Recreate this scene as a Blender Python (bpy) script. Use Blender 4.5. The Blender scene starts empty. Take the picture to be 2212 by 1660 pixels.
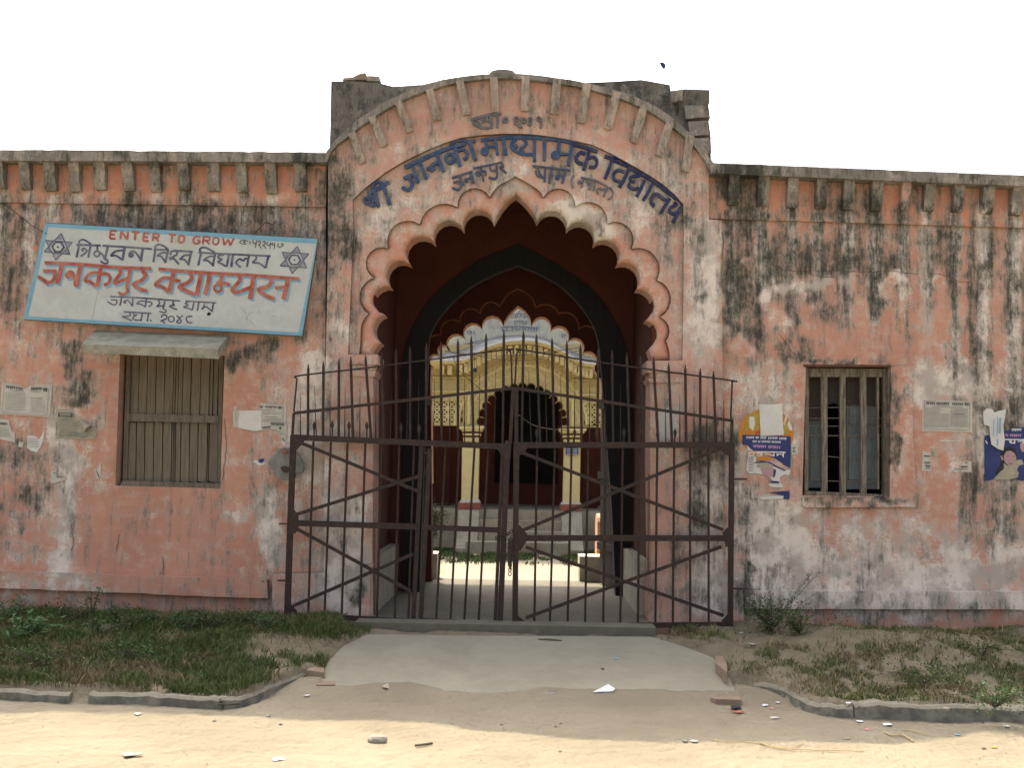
import bpy, bmesh, math, random
import numpy as np
from mathutils import Vector, Matrix, geometry
random.seed(7); rng = np.random.default_rng(7)
S = bpy.context.scene
COL = S.collection
# ------------------------------------------------------------------ camera
FPX = 2170.0
CAM = Vector((0.12, -11.1, 1.64))
RM = (Matrix.Rotation(math.radians(0.63), 3, 'Z') @ Matrix.Rotation(math.radians(90 + 4.74), 3, 'X') @ Matrix.Rotation(math.radians(1.0), 3, 'Z'))
cd = bpy.data.cameras.new('camera'); cam = bpy.data.objects.new('camera', cd); COL.objects.link(cam)
cam.matrix_world = Matrix.Translation(CAM) @ RM.to_4x4()
cd.sensor_width = 36; cd.lens = 36 * FPX / 2212; cd.clip_end = 2000; cd.clip_start = .05
S.camera = cam
# ------------------------------------------------------------------ light
SUN_DIR = Vector((-1.45, 3.2, 5.6)).normalized()      # towards the sun
w = bpy.data.worlds.new('World'); S.world = w; w.use_nodes = True
nt = w.node_tree; nt.nodes.clear()
sky = nt.nodes.new('ShaderNodeTexSky'); sky.sky_type = 'NISHITA'; sky.sun_disc = False
sky.sun_elevation = math.asin(SUN_DIR.z); sky.sun_rotation = math.atan2(SUN_DIR.x, SUN_DIR.y)
sky.air_density = 0.55; sky.dust_density = 8.0; sky.ozone_density = 1.0
bg = nt.nodes.new('ShaderNodeBackground'); bg.inputs[1].default_value = 0.15
wo = nt.nodes.new('ShaderNodeOutputWorld')
hs = nt.nodes.new('ShaderNodeHueSaturation'); hs.inputs['Saturation'].default_value = .45      # hazy, almost colourless sky
nt.links.new(sky.outputs[0], hs.inputs['Color']); nt.links.new(hs.outputs[0], bg.inputs[0]); nt.links.new(bg.outputs[0], wo.inputs[0])
sd = bpy.data.lights.new('sun', 'SUN'); sd.energy = 2.0; sd.angle = math.radians(0.6); sd.color = (1, .89, .66)
sun = bpy.data.objects.new('sun', sd); COL.objects.link(sun)
sun.rotation_euler = SUN_DIR.to_track_quat('Z', 'Y').to_euler()
S.view_settings.view_transform = 'Standard'; S.view_settings.look = 'None'
S.view_settings.exposure = 1.95; S.view_settings.gamma = 1
S.view_settings.use_curve_mapping = False
# ------------------------------------------------------------------ mapping: where a traced point lies in the place
RN = np.array(RM); CN = np.array(CAM)
def rays(x, y):
    x = np.asarray(x, float); y = np.asarray(y, float)
    d = np.stack([(x - 1106) / FPX, -(y - 830) / FPX, -np.ones_like(x)], -1)
    return d @ RN.T
def WN(x, y, Y):
    d = rays(x, y); t = (np.asarray(Y, float) - CN[1]) / d[..., 1]
    return CN + d * t[..., None]
def W(x, y, Y=0.0): return Vector(WN(x, y, Y))
def G(x, y, z=0.0):
    d = rays(x, y); t = (z - CN[2]) / d[2]; return Vector(CN + d * t)
def proj(P):
    q = (np.asarray(P) - CN) @ RN
    return 1106 + q[..., 0] / -q[..., 2] * FPX, 830 - q[..., 1] / -q[..., 2] * FPX
K = 0.8003
def zc(pts, x0, y0, s):      # enlarged detail -> full picture units
    return [((x0 + p[0] / s) * K, (y0 + p[1] / s) * K) + tuple(p[2:]) for p in pts]
# ------------------------------------------------------------------ noise
def _hash(ix, iy, seed):
    h = (ix.astype(np.int64) * 374761393 + iy.astype(np.int64) * 668265263 + seed * 1442695041) & 0xffffffff
    h = ((h ^ (h >> 13)) * 1274126177) & 0xffffffff
    return ((h ^ (h >> 16)) & 0xffff) / 65535.0
def vnoise(x, y, seed=0):
    ix = np.floor(x); iy = np.floor(y); fx = x - ix; fy = y - iy
    fx = fx * fx * (3 - 2 * fx); fy = fy * fy * (3 - 2 * fy)
    a = _hash(ix, iy, seed); b = _hash(ix + 1, iy, seed); c = _hash(ix, iy + 1, seed); d = _hash(ix + 1, iy + 1, seed)
    return (a * (1 - fx) + b * fx) * (1 - fy) + (c * (1 - fx) + d * fx) * fy
def fbm(x, y, seed=0, o=4):
    s = 0; a = .5; t = 0
    x = np.asarray(x, float); y = np.asarray(y, float)
    for i in range(o):
        s = s + a * vnoise(x, y, seed + i * 17); t += a; a *= .5; x = x * 2.03 + 5.1; y = y * 2.03 + 3.7
    return s / t
def sstep(a, b, x):
    t = np.clip((x - a) / (b - a), 0, 1); return t * t * (3 - 2 * t)
# ------------------------------------------------------------------ objects
def tag(o, label=None, cat=None, group=None, kind=None):
    if label: o['label'] = label
    if cat: o['category'] = cat
    if group: o['group'] = group
    if kind: o['kind'] = kind
    return o
def thing(name, loc, label, cat, group=None):
    o = bpy.data.objects.new(name, None); COL.objects.link(o); o.location = loc; o.empty_display_size = .1
    return tag(o, label, cat, group)
def mo(name, V, F, mat, parent=None, smooth=False):
    me = bpy.data.meshes.new(name)
    me.from_pydata([tuple(v) for v in V], [], [tuple(f) for f in F]); me.materials.append(mat)
    if smooth: me.polygons.foreach_set('use_smooth', [True] * len(me.polygons))
    me.update()
    o = bpy.data.objects.new(name, me); COL.objects.link(o)
    if parent is not None:
        o.parent = parent
        if parent.type == 'EMPTY': o.location = -parent.location
    return o
class MB:
    def __init__(s): s.v = []; s.f = []
    def add(s, V, F):
        k = len(s.v); s.v += [tuple(v) for v in V]; s.f += [tuple(i + k for i in f) for f in F]; return s
    def box(s, a, b):
        x0, y0, z0 = a; x1, y1, z1 = b
        return s.add([(x0,y0,z0),(x1,y0,z0),(x1,y1,z0),(x0,y1,z0),(x0,y0,z1),(x1,y0,z1),(x1,y1,z1),(x0,y1,z1)],
              [(0,3,2,1),(4,5,6,7),(0,1,5,4),(1,2,6,5),(2,3,7,6),(3,0,4,7)])
    def hexa(s, P): # 0-3 front loop, 4-7 back loop
        return s.add(P, [(0,1,2,3),(7,6,5,4),(1,0,4,5),(2,1,5,6),(3,2,6,7),(0,3,7,4)])
    def prism(s, poly, Y0, Y1):   # poly in picture units seen on plane Y0, pushed back to Y1
        f = [W(p[0], p[1], Y0) for p in poly]; n = len(f)
        b = [Vector((q.x, Y1, q.z)) for q in f]
        F = [tuple(range(n)), tuple(range(2 * n - 1, n - 1, -1))] + [((i + 1) % n, i, n + i, n + (i + 1) % n) for i in range(n)]
        return s.add(f + b, F)
    def tube(s, P, r, n=8, r1=None, cap=True):
        P = [Vector(p) for p in P]; k = len(P); V = []; F = []
        for i, p in enumerate(P):
            d = (P[min(i + 1, k - 1)] - P[max(i - 1, 0)]).normalized()
            u = d.cross(Vector((0, 1, 0)));
            if u.length < .1: u = d.cross(Vector((1, 0, 0)))
            u.normalize(); v = d.cross(u)
            rr = r if r1 is None else r + (r1 - r) * i / (k - 1)
            for j in range(n):
                a = 2 * math.pi * j / n; V.append(p + u * math.cos(a) * rr + v * math.sin(a) * rr)
        for i in range(k - 1):
            for j in range(n):
                F.append((i * n + j, i * n + (j + 1) % n, (i + 1) * n + (j + 1) % n, (i + 1) * n + j))
        if cap: F += [tuple(range(n - 1, -1, -1)), tuple((k - 1) * n + j for j in range(n))]
        return s.add(V, F)
    def bar(s, a, b, wx, wy):     # flat bar from a to b lying in the xz plane
        a = Vector(a); b = Vector(b); d = (b - a).normalized(); u = Vector((d.z, 0, -d.x)).normalized() * wx / 2; v = Vector((0, wy / 2, 0))
        return s.add([a-u-v, a+u-v, b+u-v, b-u-v, a-u+v, a+u+v, b+u+v, b-u+v], [(0,1,2,3),(7,6,5,4),(1,0,4,5),(2,1,5,6),(3,2,6,7),(0,3,7,4)])
    def blob(s, c, r, n=7, m=5, j=.25, sq=(1,1,1), rnd=random):
        c = Vector(c); V = []; F = []
        for i in range(m + 1):
            th = math.pi * i / m
            for k in range(n):
                ph = 2 * math.pi * k / n; q = 1 + (rnd.random() - .5) * 2 * j
                V.append(c + Vector((math.sin(th) * math.cos(ph) * sq[0], math.sin(th) * math.sin(ph) * sq[1], math.cos(th) * sq[2])) * r * q)
        for i in range(m):
            for k in range(n): F.append((i*n+k, (i+1)*n+k, (i+1)*n+(k+1)%n, i*n+(k+1)%n))
        return s.add(V, F)
    def build(s, name, mat, parent=None, smooth=False):
        o = mo(name, s.v, s.f, mat, parent, smooth); stain(o, mat); return o
# ------------------------------------------------------------------ weathering maps of the old plaster (metres on the wall, traced stains)
HX, HY = 1400, 860             # half-size grid, covers picture units -300..2500, 0..1720
gx, gy = np.meshgrid(np.arange(HX) * 2.0 - 300, np.arange(HY) * 2.0)
MG = np.zeros((HY, HX)); MP = np.zeros((HY, HX))
n1 = fbm(gx / 60, gy / 60, 1); n2 = fbm(gx / 22, gy / 22, 5); n3 = fbm(gx / 16, gy / 160, 9, 3)
wx_ = gx + (fbm(gx / 28, gy / 28, 31) - .5) * 46; wy_ = gy + (fbm(gx / 28, gy / 28, 47) - .5) * 46
def rect(M, x0, y0, x1, y1, s, f=22):
    m = sstep(x0 - f, x0 + f, wx_) * (1 - sstep(x1 - f, x1 + f, wx_)) * sstep(y0 - f, y0 + f, wy_) * (1 - sstep(y1 - f, y1 + f, wy_))
    M += m * s * (.55 + .9 * n2)
def blobm(M, x, y, rx, ry, s):
    d = np.sqrt(((wx_ - x) / rx) ** 2 + ((wy_ - y) / ry) ** 2); M += (1 - sstep(.15, 1.25, d)) * s * (.75 + .7 * n2)
LC = [(x * .3256, 12) for x in (18, 187, 353, 517, 681, 868, 1047, 1233, 1430, 1615, 1809, 2002)]
RC = [(1900 * K + x * .3126, 13) for x in (197, 397, 600, 797, 985, 1178, 1375, 1540, 1740, 1938, 2140)]
r0 = random.Random(3)
for i, (cx, hw) in enumerate(LC):
    L = 470 + r0.random() * 110; s = .5 + r0.random() * .35
    m = np.exp(-((gx - cx - (n2 - .5) * 10) / 13) ** 2) * sstep(400, 425, gy) * (1 - sstep(L, L + 150, gy)); MP += m * s * 1.1; MG += m * (.05 + r0.random() * .42) * (1.9 * n3 - .1)
for i, (cx, hw) in enumerate(RC):
    L = 520 + r0.random() * 90; s = .5 + r0.random() * .35
    if i >= 8: L = 900
    m = np.exp(-((gx - cx - (n2 - .5) * 10) / 14) ** 2) * sstep(425, 450, gy) * (1 - sstep(L, L + 200, gy)); MP += m * s * 1.1; MG += m * (.1 + r0.random() * .4) * (1.9 * n3 - .1)
for a in [(180,440,420,530,.32),(420,440,620,520,.4),(0,450,60,800,.18),(250,455,420,520,.25),(0,960,95,1180,.3),(0,560,40,720,.3),(640,330,712,470,.4),
          (1566,425,1640,720,.8),(1640,490,1700,590,.4),(1655,535,1945,600,.55),(1670,640,1790,700,.3),(1560,760,1700,800,.25),(2075,860,2212,1180,.33),
          (1592,1030,1628,1300,.55),(1480,900,1560,1000,.25),(705,320,752,560,.28),(1530,350,1600,430,.4),(2090,480,2125,820,.35),(1500,960,1590,1130,.32),
          (2170,600,2260,980,.25),(1740,1160,1900,1290,.14),(1618,1300,2212,1320,.12),(1560,350,1640,440,.5),(760,540,790,760,.12),(1860,640,1900,690,.45),(600,480,700,640,.2)]:
    rect(MG, *a)
for a in [(545,760,62,34,.8),(500,790,26,22,.6),(590,745,40,20,.5),(150,770,34,40,.6),(185,830,34,36,.6),(160,860,36,24,.75),(140,800,20,40,.55),(168,760,30,30,.4),(775,1295,34,26,.75),
          (1640,740,26,40,.55),(1700,755,18,44,.6),(1735,765,22,34,.8),(1760,640,34,26,.5),(1800,675,30,30,.4),(1895,645,24,18,.6),(1690,560,60,50,.35),(1960,700,40,50,.3),
          (1545,960,60,45,.55),(1510,1120,40,60,.3),(1600,930,30,40,.35),(1610,1240,22,60,.6),(1705,1185,22,16,.35),(1690,1235,30,26,.35),(30,990,50,40,.3),(80,1080,50,60,.25),(20,870,30,50,.2),
          (2110,620,30,70,.4),(660,700,40,60,.25),(740,540,30,90,.25),(1500,540,26,90,.2),(1500,640,30,40,.22),(1500,1290,60,40,.35),(1460,1190,30,50,.25),(745,1160,26,40,.25),(0,640,40,70,.3),(700,420,26,60,.4),
          (1922,930,16,90,1.0),(1938,880,18,70,.8),(1935,990,14,60,.8),(1960,860,10,30,.6),(1780,786,60,8,.7),(2110,1010,50,90,.2),(2030,560,40,60,.3),(300,490,90,30,.3)]:
    blobm(MG, *a)
for a in [(118,890,162,1240,.62),(100,880,170,960,.25),(640,450,705,900,.42),(0,450,90,560,.1),(560,1050,600,1210,.5),(470,1085,545,1130,.35),(0,1245,215,1300,.4),(690,1060,800,1340,.42),
          (1480,470,1560,760,.38),(1560,790,1720,1000,.4),(1960,780,2110,870,.4),(2030,760,2110,840,.3),(1600,1080,1750,1340,.55),(1750,1120,2212,1340,.28),(1480,1000,1590,1340,.45),(1850,840,1960,860,.2),
          (2100,820,2140,1000,.4),(2150,880,2240,1250,.22),(560,880,640,1000,.22),(760,330,1480,520,.16),(240,520,300,900,.0),(1600,1275,2300,1320,.25),(1565,1000,1625,1080,.3),(1640,600,1760,640,.35),(1700,590,1790,640,.25),
          (640,900,760,1050,.3),(1395,830,1480,1000,.25)]:
    rect(MP, *a)
for a in [(1240,468,85,34,.75),(1300,500,40,26,.6),(1225,440,40,20,.4),(575,1100,20,70,.45),(590,1190,16,40,.5),(640,950,60,40,.3),(505,1120,40,14,.4),(165,830,26,24,.55),(150,1000,40,60,.3),
          (1585,640,30,60,.35),(1660,600,40,40,.35),(1600,700,26,40,.35),(1660,640,26,60,.3),(1990,850,36,40,.45),(2040,830,60,30,.4),(1640,1120,40,60,.35),(1700,1210,70,60,.3),(1850,1230,80,50,.3),(2000,1260,90,40,.3),
          (2060,1250,70,50,.25),(770,1130,26,70,.4),(720,1250,50,60,.45),(760,1240,30,70,.35),(640,1010,24,60,.4),(1545,1250,36,80,.5),(1520,600,30,110,.35),(740,720,34,60,.3),(900,620,50,30,.25),
          (1420,420,50,40,.25),(1380,470,50,30,.2),(830,480,40,40,.25),(960,330,40,40,.25),(1230,300,60,30,.2),(1300,330,50,30,.25),(1100,400,40,26,.3),(1950,1000,16,60,.2),(350,1180,30,16,.15),(420,1110,40,12,.18),(330,1105,20,14,.2)]:
    blobm(MP, *a)
MG -= (1 - sstep(.9, 1.6, np.sqrt(((gx - 2000) / 75) ** 2 + ((gy - 960) / 110) ** 2))) * .4
MP -= (1 - sstep(.9, 1.5, np.sqrt(((gx - 370) / 190) ** 2 + ((gy - 1150) / 110) ** 2))) * .25
for zx, zy, rr in [(290,740,30),(310,870,26),(225,930,40),(190,1020,34),(470,760,44),(485,830,44),(560,920,50),(430,960,36),(450,1120,44),(540,1140,50),(830,880,60),(1000,850,60),(1250,860,70),(1350,850,50),(1600,850,60),(300,580,30),(370,300,30),(150,1200,40),(260,1330,60),(330,1380,40),(700,960,16)]:
    q = np.zeros_like(MG); blobm(q, (1900 + zx / 2.56) * K, (420 + zy / 2.56) * K, rr * .42, rr * .36, 1); MG -= q * .55; MP += q * .3
for cx in (2121, 2199):
    m = np.exp(-((gx - cx - (n2 - .5) * 14) / 15) ** 2) * sstep(430, 470, gy) * (1 - sstep(960, 1080, gy)); MP += m * .45; m2 = np.exp(-((np.abs(gx - cx) - 20) / 7) ** 2) * sstep(430, 470, gy) * (1 - sstep(700, 950, gy)); MG += m2 * .3
rect(MG, 1735, 1076, 1976, 1093, .5, 6); rect(MG, 1728, 776, 1930, 790, .55, 5); rect(MG, 1922, 800, 1934, 1070, .35, 5); rect(MG, 1966, 800, 1976, 1080, .3, 4); rect(MG, 700, 340, 716, 900, .25, 8); blobm(MG, 760, 500, 26, 60, .3); blobm(MG, 735, 420, 24, 60, .35); blobm(MG, 1490, 470, 20, 70, .3); rect(MP, 0, 560, 260, 1250, .16); rect(MP, 260, 1060, 600, 1250, .14); rect(MP, 1580, 780, 2300, 1000, .08); rect(MP, 480, 740, 700, 1250, .10); blobm(MP, 470, 980, 20, 60, .2)
rect(MG, 0, 1290, 600, 1350, .16); rect(MG, 1600, 1290, 2300, 1350, .2); rect(MG, -300, 420, 708, 600, .12); rect(MG, 1560, 430, 2500, 640, .15); rect(MP, 1580, 1000, 2400, 1340, .14); rect(MP, 560, 780, 800, 1330, .10); rect(MP, 708, 330, 1560, 780, .10)
MG += (n1 - .5) * .6 + (n3 - .5) * .6 + (n2 - .5) * .35 + .06 + .10 * (1 - sstep(500, 760, gy))
MP += (fbm(gx / 40, gy / 40, 77) - .5) * .6 + (fbm(gx / 12, gy / 50, 61) - .5) * .35
MG = np.minimum(MG, .70); MP = np.minimum(MP, .8)
def samp(M, x, y):
    u = np.clip((x + 300) / 2, 0, HX - 1.01); v = np.clip(y / 2, 0, HY - 1.01)
    i = u.astype(int); j = v.astype(int); fu = u - i; fv = v - j
    return (M[j, i] * (1 - fu) + M[j, i + 1] * fu) * (1 - fv) + (M[j + 1, i] * (1 - fu) + M[j + 1, i + 1] * fu) * fv
def stain(o, mat):
    if not mat.get('stained'): return
    me = o.data; n = len(me.vertices); co = np.empty(n * 3); me.vertices.foreach_get('co', co); co = co.reshape(-1, 3)
    x, y = proj(co)
    for nm, M in (('grime', MG), ('pale', MP)):
        a = me.attributes.new(nm, 'FLOAT', 'POINT'); a.data.foreach_set('value', samp(M, x, y).astype(np.float32))
# ------------------------------------------------------------------ materials
class NB:
    def __init__(s, m):
        s.t = m.node_tree; s.n = s.t.nodes; s.l = s.t.links; s.n.clear()
        s.out = s.n.new('ShaderNodeOutputMaterial'); s.b = s.n.new('ShaderNodeBsdfPrincipled'); s.l.new(s.b.outputs[0], s.out.inputs[0])
        s.pos = s.n.new('ShaderNodeNewGeometry').outputs['Position']
    def put(s, a, v):
        if hasattr(v, 'is_output'): s.l.new(v, a)
        elif isinstance(v, (tuple, list)): a.default_value = tuple(v) + ((1,) if len(v) == 3 and len(a.default_value) == 4 else ())
        else: a.default_value = v
    def scale(s, v, k):
        n = s.n.new('ShaderNodeVectorMath'); n.operation = 'MULTIPLY'; s.put(n.inputs[0], v); n.inputs[1].default_value = k; return n.outputs[0]
    def noise(s, sc, det=4, ro=.55, vec=None, dist=0):
        n = s.n.new('ShaderNodeTexNoise'); s.l.new(vec or s.pos, n.inputs['Vector']); n.inputs['Scale'].default_value = sc
        n.inputs['Detail'].default_value = det; n.inputs['Roughness'].default_value = ro; n.inputs['Distortion'].default_value = dist; return n.outputs['Fac']
    def vor(s, sc, vec=None, feat='F1'):
        n = s.n.new('ShaderNodeTexVoronoi'); n.feature = feat; s.l.new(vec or s.pos, n.inputs['Vector']); n.inputs['Scale'].default_value = sc; return n.outputs[0]
    def mp(s, v, a, b, c=0, d=1):
        n = s.n.new('ShaderNodeMapRange'); s.put(n.inputs[0], v); n.inputs[1].default_value = a; n.inputs[2].default_value = b; n.inputs[3].default_value = c; n.inputs[4].default_value = d; n.interpolation_type = 'SMOOTHSTEP'; return n.outputs[0]
    def m(s, op, a, b=0):
        n = s.n.new('ShaderNodeMath'); n.operation = op; s.put(n.inputs[0], a); s.put(n.inputs[1], b); return n.outputs[0]
    def mix(s, f, a, b):
        n = s.n.new('ShaderNodeMix'); n.data_type = 'RGBA'; s.put(n.inputs[0], f); s.put(n.inputs[6], a); s.put(n.inputs[7], b); return n.outputs[2]
    def attr(s, nm):
        n = s.n.new('ShaderNodeAttribute'); n.attribute_name = nm; return n.outputs['Fac']
    def bump(s, h, st=.5, d=.01):
        n = s.n.new('ShaderNodeBump'); n.inputs['Strength'].default_value = st; n.inputs['Distance'].default_value = d; s.l.new(h, n.inputs['Height']); s.l.new(n.outputs[0], s.b.inputs['Normal'])
    def fin(s, c, r=.9, spec=.3):
        s.put(s.b.inputs['Base Color'], c); s.put(s.b.inputs['Roughness'], r); s.b.inputs['Specular IOR Level'].default_value = spec
def newmat(nm):
    m = bpy.data.materials.new(nm); m.use_nodes = True; return m, NB(m)
def plaster(nm, c1, c2, c3, g0=0.0, p0=0.0, gk=1.25, dark=(.040, .039, .030)):
    m, n = newmat(nm); m['stained'] = 1
    a = n.noise(1.3, 5, .6); f = n.noise(8, 7, .68); ff = n.noise(42, 6, .75); st = n.noise(16, 5, .65, n.scale(n.pos, (1, 1, .10)))
    hz = n.noise(11, 5, .65, n.scale(n.pos, (.16, 1, 1))); f3 = n.noise(110, 3, .7, n.scale(n.pos, (1, 1, .4))); fv = n.noise(36, 6, .72, n.scale(n.pos, (1, 1, .3)))
    col = n.mix(n.mp(a, .35, .65), c1, c2); col = n.mix(n.mp(f, .46, .72, 0, .65), col, c3)
    col = n.mix(n.mp(ff, .45, .8, 0, .35), col, (.30, .19, .145)); col = n.mix(n.mp(hz, .52, .75, 0, .45), col, c3); col = n.mix(n.mp(st, .55, .8, 0, .25), col, (.36, .22, .17))
    P = n.m('ADD', n.m('ADD', n.attr('pale'), p0), n.m('ADD', n.m('MULTIPLY', n.m('SUBTRACT', f, .5), 1.5), n.m('ADD', n.m('MULTIPLY', n.m('SUBTRACT', ff, .5), 1.3), n.m('MULTIPLY', n.m('SUBTRACT', st, .5), .5))))
    pc = n.mix(n.mp(n.noise(3.5, 5), .42, .6), (.70, .645, .565), (.40, .375, .325))
    col = n.mix(n.mp(P, -.06, .38, 0, .45), col, (.56, .455, .375)); col = n.mix(n.mp(P, .22, .66, 0, .85), col, pc)
    Gm = n.m('ADD', n.m('ADD', n.attr('grime'), g0), n.m('ADD', n.m('MULTIPLY', n.m('SUBTRACT', f, .5), gk), n.m('ADD', n.m('MULTIPLY', n.m('SUBTRACT', fv, .5), 1.25), n.m('ADD', n.m('MULTIPLY', n.m('SUBTRACT', f3, .5), .5), n.m('MULTIPLY', n.m('SUBTRACT', st, .5), 1.3)))))
    col = n.mix(n.mp(Gm, -.02, .5, 0, .5), col, (.225, .195, .165)); col = n.mix(n.mp(Gm, .24, .72, 0, .72), col, (.118, .115, .093)); col = n.mix(n.mp(Gm, .5, 1.0, 0, .9), col, dark)
    sp = n.vor(30); col = n.mix(n.mp(sp, .0, .10, .5, 0), col, (.6, .56, .5))
    sd = n.vor(19, n.scale(n.pos, (1, 1, .5))); col = n.mix(n.mp(sd, .0, .06, .7, 0), col, (.07, .055, .045))
    h = n.m('ADD', n.m('MULTIPLY', f, .6), n.m('ADD', n.m('MULTIPLY', ff, .45), n.m('MULTIPLY', n.mp(P, .25, .55), -.25)))
    n.bump(h, .65, .014); n.fin(col, .93, .2); return m
PINK = plaster('pink_plaster', (.50, .262, .182), (.45, .225, .155), (.52, .37, .295))
PINKB = plaster('pink_plaster_bay', (.50, .275, .205), (.46, .265, .205), (.49, .37, .305), .05, .1)
FRIEZE = plaster('pink_frieze_plaster', (.52, .235, .142), (.47, .215, .138), (.52, .34, .245), .02, -.05)
SCAL = plaster('scallop_plaster', (.53, .265, .185), (.50, .245, .17), (.54, .38, .30), -.10, .03)
CORB = plaster('grey_corbel_plaster', (.22, .205, .165), (.125, .12, .098), (.40, .37, .30), .28, .10)
CORBA = plaster('beige_arch_corbel_plaster', (.38, .31, .24), (.27, .225, .175), (.46, .40, .32), .16, .12)
CORN = plaster('old_cornice_cement', (.20, .20, .175), (.115, .117, .10), (.42, .415, .37), .26, .12)
EDGE = plaster('undercut_shade_grime_plaster', (.23, .14, .075), (.15, .095, .055), (.30, .20, .13), .12, -.1)  # dark brown puts grime and missing crease shade into the relief's side faces
BLOCKM = plaster('dark_weathered_cement', (.070, .075, .066), (.040, .042, .037), (.15, .15, .135), .14, -.14)
def simple(nm, c, c2=None, sc=20, r=.85, bst=.3, bd=.004, spec=.3, aniso=None, metal=0, lo=.35, hi=.65):
    m, n = newmat(nm); v = n.scale(n.pos, aniso) if aniso else None
    f = n.noise(sc, 6, .65, v); f2 = n.noise(sc * 5, 4, .6, v)
    c2 = c2 or tuple(x * .7 for x in c)
    col = n.mix(n.mp(n.m('ADD', n.m('MULTIPLY', f, .7), n.m('MULTIPLY', f2, .3)), lo, hi), c, c2)
    n.bump(n.m('ADD', f, n.m('MULTIPLY', f2, .5)), bst, bd); n.fin(col, r, spec); n.b.inputs['Metallic'].default_value = metal; return m
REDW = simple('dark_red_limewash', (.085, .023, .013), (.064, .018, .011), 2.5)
TIMB = simple('blackened_timber', (.006, .005, .004), (.011, .009, .007), 6, aniso=(3, 3, .2), r=.7)
TIMB2 = simple('dark_door_timber', (.028, .020, .015), (.018, .014, .011), 8, aniso=(3, 3, .15), r=.75)
ORNG = simple('orange_limewash', (.48, .27, .17), (.42, .23, .145), 4)
IRON = simple('rusty_painted_iron', (.027, .0175, .014), (.075, .034, .018), 16, r=.66, bst=.7, bd=.004, spec=.3, lo=.46, hi=.7)
IRON2 = simple('bare_dark_iron', (.030, .024, .02), (.06, .035, .025), 40, r=.55, spec=.45)
WOOD = simple('weathered_grey_wood', (.20, .168, .12), (.115, .096, .068), 9, aniso=(5, 5, .25), bst=.6)
WOODF = simple('weathered_wood_frame', (.18, .155, .115), (.10, .085, .065), 9, aniso=(4, 4, .4), bst=.5)
WOODP = simple('flaking_painted_wood', (.225, .205, .145), (.07, .052, .038), 14, aniso=(3, 3, .3), bst=.6)
SHUT = simple('blue_grey_shutter_paint', (.17, .20, .20), (.11, .13, .125), 12, aniso=(3, 3, .5))
CLOTH = simple('brown_sacking', (.055, .043, .033), (.035, .028, .022), 60)
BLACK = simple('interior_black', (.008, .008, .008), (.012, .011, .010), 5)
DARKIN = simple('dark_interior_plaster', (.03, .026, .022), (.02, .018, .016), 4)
SLAB = simple('awning_cement', (.33, .31, .24), (.20, .19, .145), 7, bst=.5, bd=.006)
PATCH = simple('raw_cement_patch', (.23, .23, .20), (.17, .17, .15), 9, bst=.9, bd=.015)
BRICK = simple('exposed_brick', (.30, .12, .085), (.22, .10, .075), 12)
PAPER = simple('notice_paper', (.50, .48, .41), (.42, .40, .335), 8, bst=.2, r=.8)
PAPERY = simple('yellowed_paper', (.37, .34, .25), (.28, .255, .18), 9, bst=.25, r=.8)
INK = simple('printing_ink', (.16, .16, .155), (.26, .26, .25), 60)
INKD = simple('dark_printing_ink', (.05, .05, .05), (.14, .14, .135), 50)
WHITEP = simple('white_sheet', (.60, .59, .54), (.53, .52, .47), 6, bst=.2)
SIGNW = simple('sign_white_enamel', (.46, .50, .50), (.39, .42, .415), 3.5, r=.45, bst=.1, spec=.45)
SIGNB = simple('sign_border_blue', (.13, .32, .46), (.18, .37, .48), 8, r=.5)
SIGNK = simple('sign_back_tin', (.08, .09, .09), (.05, .05, .05), 8, r=.5)
LBLUE = simple('sign_shadow_blue', (.15, .32, .48), (.21, .37, .49), 15, r=.5)
NAVY = simple('sign_lettering_slate', (.03, .038, .10), (.16, .165, .21), 7, r=.5)
SRED = simple('sign_lettering_red', (.27, .045, .035), (.40, .17, .12), 7, r=.5)
BLUEL = simple('raised_letter_blue', (.030, .065, .145), (.12, .13, .15), 13, r=.85, bst=.8, bd=.01, lo=.42, hi=.72)
BLUEN = simple('raised_letter_navy', (.018, .028, .085), (.09, .09, .11), 13, r=.85, bst=.8, bd=.01, lo=.42, hi=.74)
BLUED = simple('raised_letter_faded', (.035, .05, .11), (.10, .105, .12), 14, r=.8, bst=.8, bd=.01)
GREYL = simple('raised_letter_grey', (.08, .09, .12), (.16, .16, .15), 16, r=.85, bst=.8, bd=.01)
POSB = simple('poster_blue', (.016, .028, .115), (.028, .042, .14), 6, r=.5)
POSO = simple('poster_orange', (.46, .16, .025), (.50, .22, .025), 18, r=.5)
POSY = simple('poster_yellow', (.42, .31, .035), (.33, .21, .025), 22, r=.5)
SKINP = simple('poster_skin', (.40, .26, .26), (.36, .22, .22), 12, r=.5)
HAIRP = simple('poster_hair', (.02, .018, .025), None, 12, r=.5)
YEL = simple('yellow_limewash', (.78, .69, .38), (.70, .60, .31), 3.5, bst=.4)
YELD = simple('carved_yellow_plaster', (.76, .66, .35), (.56, .45, .21), 26, bst=1, bd=.03)
CREAM = simple('cream_parapet_wash', (.62, .61, .48), (.36, .37, .34), 3.2, lo=.42, hi=.7)
SLATE = simple('grey_roof_wash', (.11, .12, .125), (.22, .225, .22), 3, lo=.4, hi=.7)
WHI = simple('white_limewash', (.72, .72, .66), (.6, .6, .56), 6)
PBLUE = simple('painted_blue_text', (.08, .13, .22), (.15, .2, .28), 8)
PSTONE = simple('plinth_cement', (.42, .39, .31), (.30, .28, .22), 4, bst=.5)
PBAND = simple('pillar_red_band', (.38, .13, .085), None, 8)
FLOORM = simple('dusty_cement_floor', (.15, .132, .098), (.115, .10, .075), 3, bst=.4, bd=.01)
APR = simple('dusty_cement_apron', (.27, .25, .19), (.225, .205, .155), 2.2, bst=.25, bd=.008)
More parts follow.
